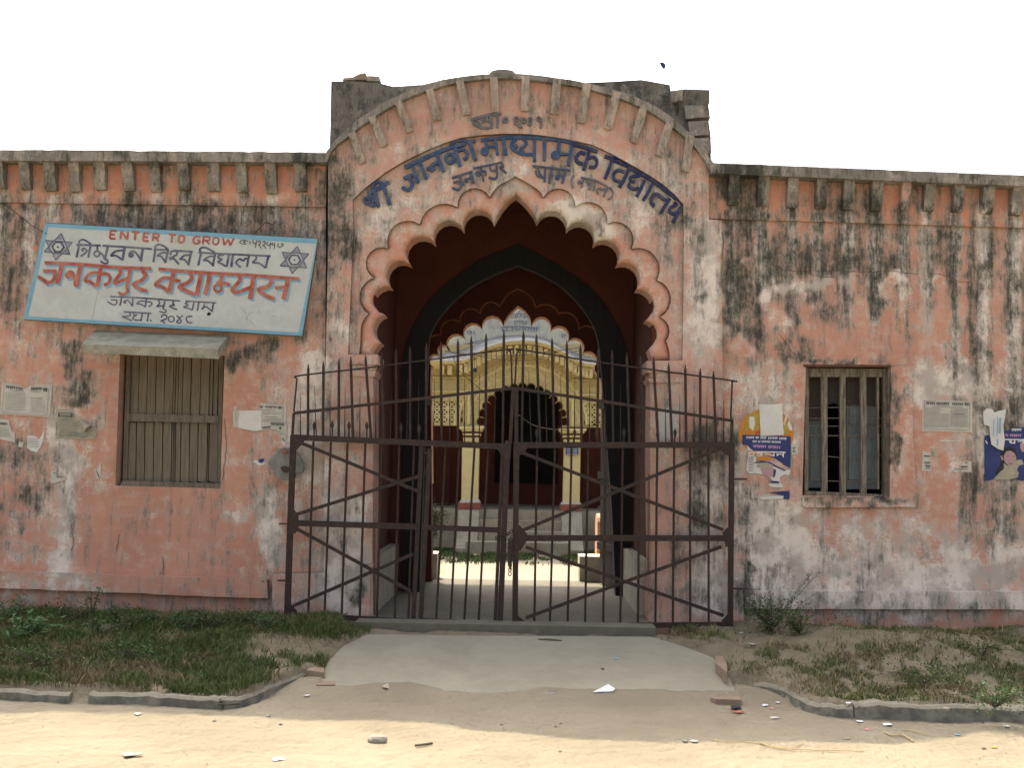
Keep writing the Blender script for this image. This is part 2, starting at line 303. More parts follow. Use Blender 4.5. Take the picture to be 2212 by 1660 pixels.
def kerbmat():
    m, n = newmat('drain_cement'); f = n.noise(6, 6, .65); ff = n.noise(40, 4, .7)
    col = n.mix(n.mp(f, .4, .62), (.13, .125, .105), (.24, .225, .18)); g = n.n.new('ShaderNodeNewGeometry'); s = n.n.new('ShaderNodeSeparateXYZ'); n.l.new(g.outputs['True Normal'], s.inputs[0])
    col = n.mix(n.m('MULTIPLY', n.mp(s.outputs[2], .5, .9), n.mp(ff, .25, .6)), col, (.20, .175, .13)); n.bump(n.m('ADD', f, n.m('MULTIPLY', ff, .5)), .8, .012); n.fin(col, .95, .2); return m
KERB = kerbmat()
KERB0 = simple('drain_cement', (.15, .14, .115), (.27, .25, .195), 6, bst=.7, bd=.01)
STONE = simple('stone', (.30, .27, .22), (.20, .18, .15), 14, bst=.8)
STRAW = simple('dry_straw', (.42, .32, .17), (.3, .22, .11), 30)
TWIG = simple('dark_twig', (.07, .05, .035), None, 30)
PINKL = simple('pink_wrapper', (.52, .12, .16), (.6, .3, .32), 40)
WLIT = simple('white_litter', (.74, .74, .74), None, 30)
DARKL = simple('dark_scrap', (.03, .035, .045), None, 30)
ORL = simple('red_scrap', (.42, .10, .06), None, 30)
BLUEP = simple('blue_plate', (.05, .10, .28), None, 10)
def leafmat(nm, c1, c2, c3, sc=3):
    m, n = newmat(nm); a = n.noise(sc, 4, .6); b = n.noise(60, 2)
    col = n.mix(n.mp(b, .35, .65), c1, c2); col = n.mix(n.mp(a, .49, .64), col, c3); n.fin(col, .8, .25)
    n.b.inputs['Subsurface Weight'].default_value = 0
    return m
GRASS = leafmat('grass_blades', (.055, .088, .022), (.095, .12, .036), (.16, .125, .065), 1.9)
GRASSR = leafmat('dry_grass_blades', (.07, .105, .028), (.13, .13, .048), (.18, .14, .075), 1.5)
LEAF = leafmat('weed_leaves', (.055, .12, .045), (.09, .145, .06), (.07, .10, .04))
LEAFD = leafmat('shrub_leaves', (.045, .08, .026), (.075, .105, .035), (.09, .09, .04))
GRASSC = leafmat('courtyard_grass', (.055, .10, .03), (.085, .13, .045), (.13, .14, .06))
def ground():
    m, n = newmat('sandy_ground'); b = n.attr('bank'); f = n.noise(6, 6, .65); ff = n.noise(60, 4, .7); a = n.noise(1.1, 4, .55)
    sand = n.mix(n.mp(a, .35, .65), (.235, .203, .144), (.205, .174, .123)); sand = n.mix(n.mp(f, .5, .78, 0, .5), sand, (.20, .168, .118))
    gr = n.noise(150, 3, .7); sand = n.mix(n.mp(gr, .5, .8, 0, .5), sand, (.15, .12, .08)); sp = n.vor(26); sand = n.mix(n.mp(sp, .03, .10, .45, 0), sand, (.16, .12, .08))
    soil = n.mix(n.mp(f, .35, .65), (.15, .125, .085), (.20, .168, .118)); soil = n.mix(n.mp(ff, .5, .8, 0, .6), soil, (.12, .10, .065))
    col = n.mix(n.mp(b, .2, .8), sand, soil)
    h = n.m('ADD', n.m('MULTIPLY', f, 1.2), n.m('ADD', n.m('MULTIPLY', ff, .25), n.m('MULTIPLY', n.vor(16, None, 'SMOOTH_F1'), .6)))
    n.bump(h, .8, .035); n.fin(col, .97, .1); return m
GROUND = ground()
COURT = simple('courtyard_earth', (.27, .235, .168), (.225, .19, .135), 2.5, bst=.5, bd=.03)
# ------------------------------------------------------------------ shape helpers
def arc3(a, m, b, n=8):
    ax, ay = a; bx, by = b; mx, my = m
    d = 2 * (ax * (my - by) + mx * (by - ay) + bx * (ay - my))
    if abs(d) < 1e-6: return [a, m, b]
    ux = ((ax*ax+ay*ay)*(my-by) + (mx*mx+my*my)*(by-ay) + (bx*bx+by*by)*(ay-my)) / d
    uy = ((ax*ax+ay*ay)*(bx-mx) + (mx*mx+my*my)*(ax-bx) + (bx*bx+by*by)*(mx-ax)) / d
    r = math.hypot(ax-ux, ay-uy); t0 = math.atan2(ay-uy, ax-ux); t1 = math.atan2(by-uy, bx-ux); tm = math.atan2(my-uy, mx-ux)
    def norm(t): return (t - t0) % (2 * math.pi)
    e = norm(t1)
    if norm(tm) > e: e -= 2 * math.pi
    return [(ux + r * math.cos(t0 + e * i / n), uy + r * math.sin(t0 + e * i / n)) for i in range(n + 1)]
def lobes(seq, n=8):    # cusp, mid, cusp, mid, cusp ...
    out = [seq[0]]
    for i in range(0, len(seq) - 2, 2): out += arc3(seq[i], seq[i + 1], seq[i + 2], n)[1:]
    return out
def catmull(P, k=4):
    if len(P) < 3: return list(P)
    o = []; Q = [P[0]] + list(P) + [P[-1]]
    for i in range(1, len(Q) - 2):
        for j in range(k):
            t = j / k; r = []
            for c in range(len(P[0])):
                p0, p1, p2, p3 = Q[i-1][c], Q[i][c], Q[i+1][c], Q[i+2][c]
                r.append(.5 * ((2*p1) + (-p0+p2)*t + (2*p0-5*p1+4*p2-p3)*t*t + (-p0+3*p1-3*p2+p3)*t**3))
            o.append(tuple(r))
    return o + [tuple(P[-1])]
def inpoly(x, y, poly):
    r = np.zeros(x.shape, bool); n = len(poly)
    for i in range(n):
        x0, y0 = poly[i][:2]; x1, y1 = poly[(i + 1) % n][:2]
        if y0 == y1: continue
        c = ((y0 > y) != (y1 > y)) & (x < (x1 - x0) * (y - y0) / (y1 - y0) + x0); r ^= c
    return r
def resample(poly, s):
    o = []
    for i in range(len(poly)):
        a = poly[i]; b = poly[(i + 1) % len(poly)]; L = math.dist(a, b); k = max(1, int(L / s))
        o += [(a[0] + (b[0]-a[0]) * j / k, a[1] + (b[1]-a[1]) * j / k) for j in range(k)]
    return o
def panel(name, outer, holes, Y0, Y1, mat, parent, sp=7, rough=.004, side=True, smooth=True, edge=None, bulge=0, bw=14):
    loops = [resample(outer, sp * 1.6)] + [resample(h, sp * 1.2) for h in holes]
    pts = []; ed = []
    for L in loops:
        k = len(pts); pts += L; ed += [(k + i, k + (i + 1) % len(L)) for i in range(len(L))]
    nb = len(pts)
    xs = [p[0] for p in outer]; ys = [p[1] for p in outer]
    X, Yg = np.meshgrid(np.arange(min(xs), max(xs), sp), np.arange(min(ys), max(ys), sp)); X = X.ravel() + rng.uniform(-1, 1, X.size); Yg = Yg.ravel() + rng.uniform(-1, 1, Yg.size)
    ok = inpoly(X, Yg, outer)
    for h in holes: ok &= ~inpoly(X, Yg, h)
    B = np.array(pts); X = X[ok]; Yg = Yg[ok]
    keep = np.ones(len(X), bool)
    for i in range(0, len(X), 4000):
        d = (X[i:i+4000, None] - B[None, :, 0]) ** 2 + (Yg[i:i+4000, None] - B[None, :, 1]) ** 2; keep[i:i+4000] = d.min(1) > (sp * .55) ** 2
    pts += list(zip(X[keep].tolist(), Yg[keep].tolist()))
    r = geometry.delaunay_2d_cdt([Vector(p) for p in pts], ed, [], 0, 1e-5)
    v2 = np.array([tuple(v) for v in r[0]]); F = np.array([tuple(f) for f in r[2] if len(f) == 3])
    c = v2[F].mean(1); ok = inpoly(c[:, 0], c[:, 1], loops[0])
    for h in loops[1:]: ok &= ~inpoly(c[:, 0], c[:, 1], h)
    F = F[ok]
    P = WN(v2[:, 0], v2[:, 1], np.full(len(v2), float(Y0)))
    nz = (fbm(P[:, 0] * 2.2, P[:, 2] * 2.2, 13, 4) - .5) * 2 * rough + (fbm(P[:, 0] * 9, P[:, 2] * 9, 3, 2) - .5) * rough
    if bulge:
        dm = np.empty(len(v2))
        for i in range(0, len(v2), 3000): dm[i:i+3000] = np.sqrt(((v2[i:i+3000, None, :] - B[None]) ** 2).sum(2).min(1))
        t = np.clip(dm / bw, 0, 1); P[:, 1] -= bulge * np.sqrt(1 - (1 - t) ** 2)
    P[:, 1] += nz
    V = [tuple(p) for p in P]; FF = [tuple(int(i) for i in f[::1]) for f in F]
    # make the front faces look towards -Y
    a, b, cc = P[F[0][0]], P[F[0][1]], P[F[0][2]]
    if np.cross(b - a, cc - a)[1] > 0: FF = [f[::-1] for f in FF]
    nf = len(FF)
    if side:
        lut = {}
        for i, p in enumerate(v2): lut[(round(p[0], 3), round(p[1], 3))] = i
        for L in loops:
            idx = [lut.get((round(np.float32(p[0]).item(), 3), round(np.float32(p[1]).item(), 3))) for p in L]
            if None in idx:
                idx = [int(np.argmin((v2[:, 0] - p[0]) ** 2 + (v2[:, 1] - p[1]) ** 2)) for p in L]
            k = len(V); m = 3
            for q in range(m + 1):
                for i in idx: V.append((V[i][0], V[i][1] + (Y1 - V[i][1]) * q / m, V[i][2]))
            n = len(idx)
            for q in range(m):
                for i in range(n): FF.append((k + q*n + i, k + q*n + (i+1) % n, k + (q+1)*n + (i+1) % n, k + (q+1)*n + i))
    me = bpy.data.meshes.new(name); me.from_pydata(V, [], FF); me.materials.append(mat)
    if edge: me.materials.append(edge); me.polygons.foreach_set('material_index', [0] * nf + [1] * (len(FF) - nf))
    sm = [i < nf for i in range(len(FF))] if smooth else [False] * len(FF)
    me.polygons.foreach_set('use_smooth', sm); me.update()
    o = bpy.data.objects.new(name, me); COL.objects.link(o)
    if parent is not None:
        o.parent = parent
        if parent.type == 'EMPTY': o.location = -parent.location
    stain(o, mat); return o
def plane3(A, B, C):
    n = (B - A).cross(C - A).normalized()
    if n.y > 0: n = -n
    def f(x, y):
        d = Vector(rays(x, y)); t = (A - CAM).dot(n) / d.dot(n); return CAM + d * t
    return f, n
def planeY(Y): return (lambda x, y: W(x, y, Y)), Vector((0, -1, 0))
STC = [0]
def stroke(mb, P, w, pl, off=.0015, th=0.0, sm=True, dx=0, dy=0):
    f, n = pl; STC[0] = (STC[0] + 1) % 24; off = off + STC[0] * .00012; top = off + th + (STC[0] % 6) * (.0008 if th else 0)
    if sm: P = catmull(P, 4)
    P = [(p[0] + dx, p[1] + dy) for p in P]; k = len(P); L = []; R = []
    for i in range(k):
        a = P[max(i-1, 0)]; b = P[min(i+1, k-1)]; d = math.dist(a, b) or 1; ux, uy = (b[0]-a[0]) / d, (b[1]-a[1]) / d
        p = P[i]
        L.append((p[0] - uy * w / 2, p[1] + ux * w / 2)); R.append((p[0] + uy * w / 2, p[1] - ux * w / 2))
    V = []; F = []
    for i in range(k):
        l = f(*L[i]); r = f(*R[i]); V += [l + n * top, r + n * top, l + n * (off - .002 if th else off), r + n * (off - .002 if th else off)]
    for i in range(k - 1):
        q = 4 * i; F.append((q, q+1, q+5, q+4))
        if th: F += [(q, q+4, q+6, q+2), (q+1, q+3, q+7, q+5)]
    if th: F += [(0, 2, 3, 1), (4*k-4, 4*k-3, 4*k-1, 4*k-2)]
    mb.add(V, F)
def disc(mb, c, r, pl, off=.002, th=0, n=16, ry=None):
    f, nn = pl; ry = ry or r; STC[0] = (STC[0] + 1) % 24; o = off + STC[0] * .00012 + th
    P = [f(c[0] + r * math.cos(2*math.pi*i/n), c[1] + ry * math.sin(2*math.pi*i/n)) for i in range(n)]
    V = [p + nn * o for p in P]; F = [tuple(range(n))]
    if th:
        V += [p + nn * (off - .002) for p in P]; F += [(i, (i+1) % n, n + (i+1) % n, n + i) for i in range(n)]
    mb.add(V, F)
def flat(mb, poly, pl, off=.002):
    f, n = pl; mb.add([f(*p) + n * off for p in poly], [tuple(range(len(poly)))])
# ------------------------------------------------------------------ ground
def gp(pts, z): return [G(x, y, z) for x, y in pts]
ZR = -.31
kl = gp([(-420, 1480), (0, 1509), (150, 1516), (300, 1523), (430, 1528), (500, 1526), (545, 1516), (585, 1499), (650, 1478), (690, 1474)], ZR)
kr = gp([(1618, 1486), (1690, 1506), (1745, 1538), (1800, 1547), (1900, 1550), (2100, 1556), (2300, 1562), (2700, 1575)], ZR)
kx = np.array([-14] + [p.x for p in kl] + [p.x for p in kr] + [14]); ky = np.array([kl[0].y] + [p.y for p in kl] + [p.y for p in kr] + [kr[-1].y])
AP = [(792, 1371), (740, 1398), (708, 1432), (694, 1470), (689, 1489), (760, 1496), (900, 1500), (1100, 1503), (1330, 1504), (1480, 1508), (1560, 1512), (1592, 1502), (1578, 1470), (1556, 1436), (1540, 1422), (1505, 1408), (1460, 1392), (1408, 1377), (1250, 1375), (1000, 1374)]
def apz(y): return -.065 + (-.325 + .065) * np.clip((-.5 - y) / 2.3, 0, 1.2)
apw = []
for x, y in AP:
    z = -.2
    for _ in range(6): z = float(apz(G(x, y, z).y))
    apw.append(G(x, y, z))
APXY = [(p.x, p.y) for p in apw]
_m1 = G(1960, 1420, -.1); _m2 = G(1800, 1400, -.1); _m3 = G(2120, 1400, 0); _m4 = G(120, 1380, 0)
def terr(x, y):
    x = np.asarray(x, float); y = np.asarray(y, float)
    B = np.interp(x, kx, ky); d = -y
    zb = -.03 - .19 * sstep(.2, 2.7, d) + (fbm(x * 1.6, y * 1.6, 21) - .5) * .16 + (fbm(x * 6, y * 6, 22) - .5) * .05
    for p, s, r in ((_m1, .17, .7), (_m2, .09, .35), (_m3, .12, .7), (_m4, .12, .6)):
        zb = zb + s * np.exp(-((x - p.x) ** 2 + ((y - p.y) * 1.3) ** 2) / r ** 2)
    zr = ZR + (fbm(x * .9, y * 2.2, 41) - .5) * .05 + (fbm(x * .7, y * 7, 45) - .5) * .03 + (fbm(x * 5, y * 5, 43) - .5) * .022 + (fbm(x * 17, y * 17, 44, 2) - .5) * .012
    zr = zr - .02 * np.exp(-((y - B + .05) / .12) ** 2)
    k = sstep(.0, .10, y - B); z = zr + (zb - zr) * k
    if x.ndim:
        xs = np.clip(x, -9, 9); dd = np.full(x.shape, 9.0)
        for i in range(len(APXY)):
            ax, ay = APXY[i]; bx, by = APXY[(i + 1) % len(APXY)]; L2 = (bx-ax) ** 2 + (by-ay) ** 2 + 1e-9
            t = np.clip(((x - ax) * (bx-ax) + (y - ay) * (by-ay)) / L2, 0, 1); dd = np.minimum(dd, np.hypot(x - ax - t * (bx-ax), y - ay - t * (by-ay)))
        z = np.minimum(z, apz(y) - .005 + (fbm(x * 9, y * 9, 71) - .5) * .03 + dd * .28)
    ia = inpoly(x, y, APXY); z = np.where((-y > 2.0), np.maximum(z, apz(y) + .014 - (dd if x.ndim else .3) * .14), z); rise = -.03 + .045 * sstep(2.0, 2.42, -y + (fbm(x * 2.2, y * 2.2, 99) - .5) * .55); z = np.where(ia, np.where(-y > 1.6, apz(y) + rise, np.minimum(z, apz(y) - .03)), z)
    pas = (np.abs(x - .0) < 1.75) & (y > -.55); z = np.where(pas, np.minimum(z, -.16), z)
    return z, k
def grid(name, x0, x1, y0, y1, sp, mat):
    X = np.arange(x0, x1 + sp / 2, sp); Yv = np.arange(y0, y1 + sp / 2, sp); XX, YY = np.meshgrid(X, Yv)
    z, k = terr(XX, YY); n = len(X); V = np.stack([XX, YY, z], -1).reshape(-1, 3)
    i, j = np.meshgrid(np.arange(n - 1), np.arange(len(Yv) - 1)); a = (j * n + i).ravel(); F = np.stack([a, a + 1, a + n + 1, a + n], 1)
    me = bpy.data.meshes.new(name); me.from_pydata(V.tolist(), [], F.tolist()); me.materials.append(mat)
    me.polygons.foreach_set('use_smooth', [True] * len(F))
    at = me.attributes.new('bank', 'FLOAT', 'POINT'); bk = np.clip(k * 1.0 + 0, 0, 1); at.data.foreach_set('value', bk.ravel().astype(np.float32))
    me.update(); o = bpy.data.objects.new(name, me); COL.objects.link(o); return tag(o, kind='structure')
grid('street_and_bank', -8.4, 8.4, -8.4, .24, .035, GROUND)
o = MB().add([(-90, -90, -.37), (90, -90, -.37), (90, .2, -.37), (-90, .2, -.37)], [(0, 1, 2, 3)]).build('street', GROUND); tag(o, kind='structure')
o = MB().add([(-40, 3.4, -.03), (40, 3.4, -.03), (40, 60, -.03), (-40, 60, -.03)], [(0, 1, 2, 3)]).build('courtyard_ground', COURT); tag(o, kind='structure')
# cement apron
V = [tuple(p) for p in apw]; n = len(V); V += [(p[0], p[1], p[2] - .14) for p in V[:n]]
o = mo('apron', V, [tuple(range(n))] + [((i + 1) % n, i, n + i, n + (i + 1) % n) for i in range(n)], APR); tag(o, kind='structure')
if o.data.polygons[0].normal.z < 0: o.data.flip_normals()
# passage floor with front step
fl = [G(797, 1357, 0), G(1402, 1357, 0)]
XL, XR = W(803, 1000, 0).x, W(1403, 1000, 0).x
YF = -.47
o = MB().box((XL - .06, YF, -.4), (XR + .02, 3.75, 0)).build('passage_floor', FLOORM); tag(o, kind='structure')
# drain kerbs
def kerb(pts, w0=.13, h=.072):
    mb = MB(); P = [Vector(p) for p in pts]; k = len(P); V = []; F = []
    for i, p in enumerate(P):
        d = (P[min(i+1, k-1)] - P[max(i-1, 0)]); d.z = 0; d.normalize(); nrm = Vector((-d.y, d.x, 0))
        if nrm.y < 0: nrm = -nrm
        j = (random.random() - .5) * .016 + float(fbm(np.array(p.x * 1.9), np.array(.3), 7) - .5) * .075; a = p - nrm * .01; b = p + nrm * (w0 + j)
        zt = ZR + h + j
        V += [(a.x, a.y, ZR - .12), (a.x, a.y, zt - .02), (a.x + nrm.x * .025, a.y + nrm.y * .025, zt), (b.x, b.y, zt - .005), (b.x, b.y, ZR - .1)]
    for i in range(k - 1):
        for q in range(5): F.append((5*i + q, 5*i + (q+1) % 5, 5*i + 5 + (q+1) % 5, 5*i + 5 + q))
    F += [(0, 1, 2, 3, 4), tuple(5*(k-1) + q for q in (4, 3, 2, 1, 0))]
    o = mo('kerb', V, F, KERB); return tag(o, kind='structure')
def fine(P, k=6): return [Vector(q) for q in catmull([tuple(p) for p in P], k)]
kerb(fine(kl[:3]) ); kerb(fine(gp([(192, 1519), (300, 1523), (430, 1528), (500, 1526), (545, 1516), (585, 1499), (650, 1478), (672, 1474)], ZR)))
kerb(fine(gp([(1628, 1497), (1690, 1508), (1745, 1538), (1800, 1547), (1842, 1549)], ZR)), .1, .075)
kerb(fine(gp([(1846, 1549), (1900, 1550), (2100, 1556), (2300, 1562), (2700, 1575)], ZR)), .13, .09)
# ------------------------------------------------------------------ the school gatehouse
B = thing('school_gatehouse', (0, 0, 0), 'pink plastered school front with scalloped entrance arch and corbelled parapet', 'building')
YW = .10       # wing wall plane
lw = (251, 772, 485, 1052)
LWIN = [(276, 772), (485, 772), (475, 1056), (251, 1051), (259, 772)]
LW = [(259, 765), (485, 768), (476, 1056), (249, 1050)]
RW = [(1741, 789), (1920, 791), (1922, 1073), (1733, 1071)]
panel('wing_wall', [(-260, 436), (-20, 437.5), (704, 447.5), (702, 900), (703, 1400), (-260, 1400)], [LW], YW, YW + .17, PINK, B, 6.5, .006)
panel('wing_wall', [(1532, 474), (2212, 492.5), (2470, 499), (2470, 1400), (1560, 1400), (1561, 900), (1559, 480)], [RW], YW, YW + .12, PINK, B, 6.5, .007)
panel('frieze_band', [(-260, 342), (-20, 345.5), (706, 349), (704, 447), (-20, 437), (-260, 435.5)], [], YW - .035, YW + .1, FRIEZE, B, 6, .004)
panel('frieze_band', [(1531, 373), (2212, 402), (2470, 412), (2470, 498.5), (2212, 492), (1530, 472)], [], YW - .035, YW + .1, FRIEZE, B, 6, .004)
def raggedtop(p0, p1, n, a=1.6):
    return [(p0[0] + (p1[0]-p0[0]) * i / n, p0[1] + (p1[1]-p0[1]) * i / n + (random.random() - .5) * a) for i in range(n + 1)]
panel('cornice', raggedtop((-260, 320), (0, 323), 10) + raggedtop((8, 323), (714, 329), 44) + [(706, 350)] + raggedtop((700, 350), (0, 346.5), 30, .8) + [(-260, 344)], [], -.10, .55, CORN, B, 5, .005, smooth=False)
panel('cornice', raggedtop((1533, 351), (2212, 379), 44, .9) + [(2470, 390), (2470, 412)] + raggedtop((2212, 402), (1536, 374), 30, .8), [], -.10, .55, CORN, B, 5, .005, smooth=False)
# bracket corbels under the parapet
def corbel(cx, y0, y1, hw, Yb, mat, c0=None, c1=None, dep=.125, rounded=False):
    # c0 top centre, c1 bottom centre in picture units
    a = W(*(c0 or (cx, y0)), Yb); b = W(*(c1 or (cx, y1)), Yb); ax = b - a; L = ax.length; ax.normalize(); sx = Vector((-ax.z, 0, ax.x))
    if sx.x < 0: sx = -sx
    h = hw / 195
    pr = [(0, dep), (.25, dep * .97), (.42, dep * .80), (.55, dep * .74), (.78, dep * .70), (.93, dep * .55), (1, dep * .42)]
    V = []; F = []; jr = random.random; h *= .93 + .14 * jr(); pr = [(t, d * (.92 + .16 * jr())) for t, d in pr]
    for t, d in pr:
        hh = h * (1 - .25 * (t > .9 and rounded)); c = a + ax * (L * t)
        V += [c - sx * hh + Vector((0, .03, 0)), c - sx * hh + Vector((0, -d, 0)), c + sx * hh + Vector((0, -d, 0)), c + sx * hh + Vector((0, .03, 0))]
    for i in range(len(pr) - 1):
        for q in range(3): F.append((4*i + q, 4*i + 4 + q, 4*i + 5 + q, 4*i + q + 1))
    k = 4 * len(pr); F += [(k-4, k-1, k-2, k-3), (0, 1, 2, 3)]
    V = [v + Vector(((jr() - .5) * .008, (jr() - .5) * .006, (jr() - .5) * .010)) for v in V]
    o = mo('corbel', V, F, mat, B); stain(o, mat); return o
for i, (cx, hw) in enumerate(LC):
    corbel(cx, 346 + cx * .003, 409 + (i * 37 % 7) + cx * .009, 11 + (i % 3) * .6, YW - .035, CORB)
corbel(-55, 345, 410, 10, YW - .035, CORB); corbel(-112, 345, 409, 10, YW - .035, CORB)
for i, (cx, hw) in enumerate(RC):
    corbel(cx, 374 + (cx - 1530) * .041, 443 + (cx - 1530) * .029 + (i * 31 % 6), 11.5 if i != 6 else 9.5, YW - .035, CORB if i != 6 else PINKB, rounded=(i == 6))
corbel(2240, 404, 464, 10, YW - .035, CORB); corbel(2302, 407, 466, 10, YW - .035, CORB)
# bay front
z8 = lambda P: zc(P, 880, 160, 2.087)
z9 = lambda P: zc(P, 940, 480, 2.4043)
outer = z8([(20,530),(65,478),(130,430),(198,375),(270,325),(345,277),(420,235),(490,203),(560,178),(660,148),(760,125),(880,111),(1000,105),(1100,110),(1200,120),(1380,145),(1490,170),(1600,200),(1700,236),(1800,280),(1880,328),(1950,380),(2008,425),(2060,470),(2100,520),(2140,575)])
band_top = z8([(0,520),(50,458),(100,405),(170,345),(250,290),(325,243),(400,205),(475,170),(550,140),(655,114),(760,97),(880,84),(1000,78),(1100,81),(1200,90),(1380,115),(1510,142),(1640,175),(1750,214),(1850,260),(1930,312),(2000,370),(2070,432),(2130,500),(2185,585)])
arc_in = z8([(150,790),(235,712),(330,640),(440,573),(560,515),(660,473),(760,441),(880,425),(1000,418),(1100,418),(1200,425),(1350,447),(1500,480),(1625,540),(1750,610),(1830,658),(1900,705),(1960,757),(2012,815)])
outer_f = [(709, 332)] + outer[0:] + [(1531, 352), (1531, 474), (1559, 476), (1562, 900), (1590, 1250), (1604, 1262), (1606, 1400), (1405, 1400), (1406, 1330), (1405, 900), (1477, 778)]
panel_hole = arc_in + [(1477, 500), (1476, 640), (1474, 780), (1397, 780), (1397, 806), (1405, 812), (1404, 1000), (1402, 1420), (806, 1420), (805, 1000), (806, 816), (817, 790), (817, 766), (752, 766), (757, 640), (763, 500)]
bay = [(709, 332)] + outer + [(1531, 352), (1531, 474), (1559, 476), (1561, 900), (1562, 1240), (1606, 1262), (1607, 1410)]
bay += [(1402, 1410), (1404, 1000), (1405, 812), (1397, 806), (1397, 780), (1474, 780), (1476, 640), (1477, 500)] + arc_in[::-1] + [(763, 500), (757, 640), (752, 766), (817, 766), (817, 790), (806, 816), (805, 1000), (806, 1410), (600, 1410), (588, 1300), (588, 1240), (700, 1238), (701, 900), (708, 560)]
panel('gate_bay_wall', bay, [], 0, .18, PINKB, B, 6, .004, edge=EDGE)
hood = z9([(18,1180)][:0]) 
hood = lobes([(65,1178),(78,1060),(80,1000),(98,925),(130,885),(72,790),(165,650),(118,520),(258,458),(292,318),(465,300),(520,205),(708,190),(800,68),(920,125)], 8) + [(935,95),(965,60),(1010,30),(1050,8),(1085,-12),(1120,8),(1160,30),(1215,65),(1250,95)] + lobes([(1265,125),(1385,70),(1475,185),(1605,165),(1682,295),(1800,305),(1840,460),(1985,500),(2005,665),(2092,760),(2025,905),(2085,985),(2062,1060),(2080,1110),(2085,1185)], 8)
hood = z9(hood)
inner = lobes([(160,1160),(180,1110),(214,1072),(166,965),(236,888),(162,775),(276,708),(262,585),(402,560),(400,412),(560,420),(610,285),(747,330),(830,207),(944,285)], 8) + [(965,245),(1000,190),(1040,142),(1088,103),(1130,140),(1165,180),(1200,225)] + lobes([(1226,280),(1320,212),(1418,330),(1535,292),(1594,425),(1718,420),(1744,560),(1872,590),(1872,722),(1975,790),(1930,925),(1996,985),(2000,1040),(1985,1070),(1950,1115),(1960,1150),(1975,1185)], 8)
inner = z9(inner)
spand = arc_in + [(1477, 500), (1476, 640), (1474, 780)] + hood[::-1] + [(752, 766), (757, 640), (763, 500)]
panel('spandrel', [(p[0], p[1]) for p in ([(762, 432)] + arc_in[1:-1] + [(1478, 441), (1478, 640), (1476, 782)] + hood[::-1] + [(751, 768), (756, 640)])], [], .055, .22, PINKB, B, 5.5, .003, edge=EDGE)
panel('scalloped_arch', hood + [(1400, 782)] + inner[::-1] + [(815, 768)], [], .15, .42, SCAL, B, 4.5, .002, bulge=.055, bw=15)
# arched cornice
bt = [W(x, y, -.10) for x, y in band_top]
panel('arched_cornice', band_top + [(1534, 372)] + outer[::-1] + [(708, 345)], [], -.07, .5, CORN, B, 5, .006, smooth=False)
for a, b in [((150,425),(210,590)),((263,335),(330,495)),((408,245),(475,415)),((585,185),(630,350)),((755,135),(795,320)),((945,115),(955,305)),((1125,108),(1120,295)),((1300,125),(1285,310)),((1467,155),(1437,362)),((1635,200),(1582,398)),((1792,272),(1727,473)),((1935,365),(1870,550)),((2044,440),(2020,637))]:
    corbel(0, 0, 0, 8.6, 0, CORBA, z8([a])[0], z8([b])[0], .09)
# capitals, engaged shafts and plinths of the entrance
for nm, poly, Y0, Y1, m in [('capital', [(751,767),(817,768),(817,788),(751,787)], -.05, .40, PINKB), ('capital_moulding', [(756,787.5),(810,788.5),(808,800),(757,799)], -.025, .38, PINKB), ('capital_moulding', [(753,800),(812,801),(808,814),(754,813)], -.045, .39, PINKB),
    ('capital', [(1397,780),(1475,779),(1475,804),(1397,805)], -.05, .40, PINKB), ('capital_moulding', [(1402,805.5),(1474,804.5),(1474,817),(1404,818)], -.025, .38, PINKB), ('capital_moulding', [(1399,818),(1476,817),(1475,826),(1404,827)], -.045, .39, PINKB)]:
    o = panel(nm, poly, [], Y0, Y1, m, B, 6, .003)
panel('shaft', [(757,814),(806,814),(806,1000),(804,1219),(748,1219),(752,1000)], [], -.018, .42, PINKB, B, 7, .004)
panel('shaft', [(1405,827),(1474,826),(1475,1000),(1478,1221),(1407,1222),(1404,1000)], [], -.018, .42, PINKB, B, 7, .004)
panel('shaft_plinth', [(742,1219),(806,1220),(800,1245),(797,1372),(742,1372)], [], -.03, .42, PINKB, B, 7, .006)
panel('shaft_plinth', [(1405,1222),(1480,1221),(1482,1372),(1404,1372),(1399,1300)], [], -.03, .42, PINKB, B, 7, .006)
# base mouldings
panel('base_moulding', raggedtop((-260,1228), (0,1234), 8) + raggedtop((10,1234), (576,1254), 24, 1.2) + [(578,1293)] + raggedtop((570,1294), (0,1271), 20, 2) + [(-260,1264)], [], .0, YW + .05, PINK, B, 7, .004)
panel('base_moulding', raggedtop((1609,1278), (2212,1280), 24, 1.2) + [(2470,1281), (2470,1319)] + raggedtop((2212,1318), (1609,1316), 20, 1.4), [], .0, YW + .05, PINK, B, 7, .004)
# body: roofs, sides, inner rooms
zt = W(400, 330, YW).z - .12
mb = MB()
mb.box((-9, .45, zt - .2), (XL - .35, 3.6, zt)); mb.box((XR + .35, .45, zt - .2), (9, 3.6, zt))
mb.build('roof_slab', BLOCKM, B)
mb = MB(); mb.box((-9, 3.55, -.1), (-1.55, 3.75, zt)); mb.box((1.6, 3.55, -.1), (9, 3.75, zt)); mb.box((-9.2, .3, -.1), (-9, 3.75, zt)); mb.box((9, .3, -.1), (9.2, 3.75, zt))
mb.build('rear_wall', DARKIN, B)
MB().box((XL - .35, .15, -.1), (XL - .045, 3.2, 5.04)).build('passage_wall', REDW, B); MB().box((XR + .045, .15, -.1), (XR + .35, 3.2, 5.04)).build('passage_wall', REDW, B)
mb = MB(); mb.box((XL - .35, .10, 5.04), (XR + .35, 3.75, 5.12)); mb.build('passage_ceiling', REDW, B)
panel('passage_plinth', [(797,1240),(812,1232),(812,1330),(800,1372)], [], .1, 1.95, PSTONE, B, 20, .0) if 0 else None
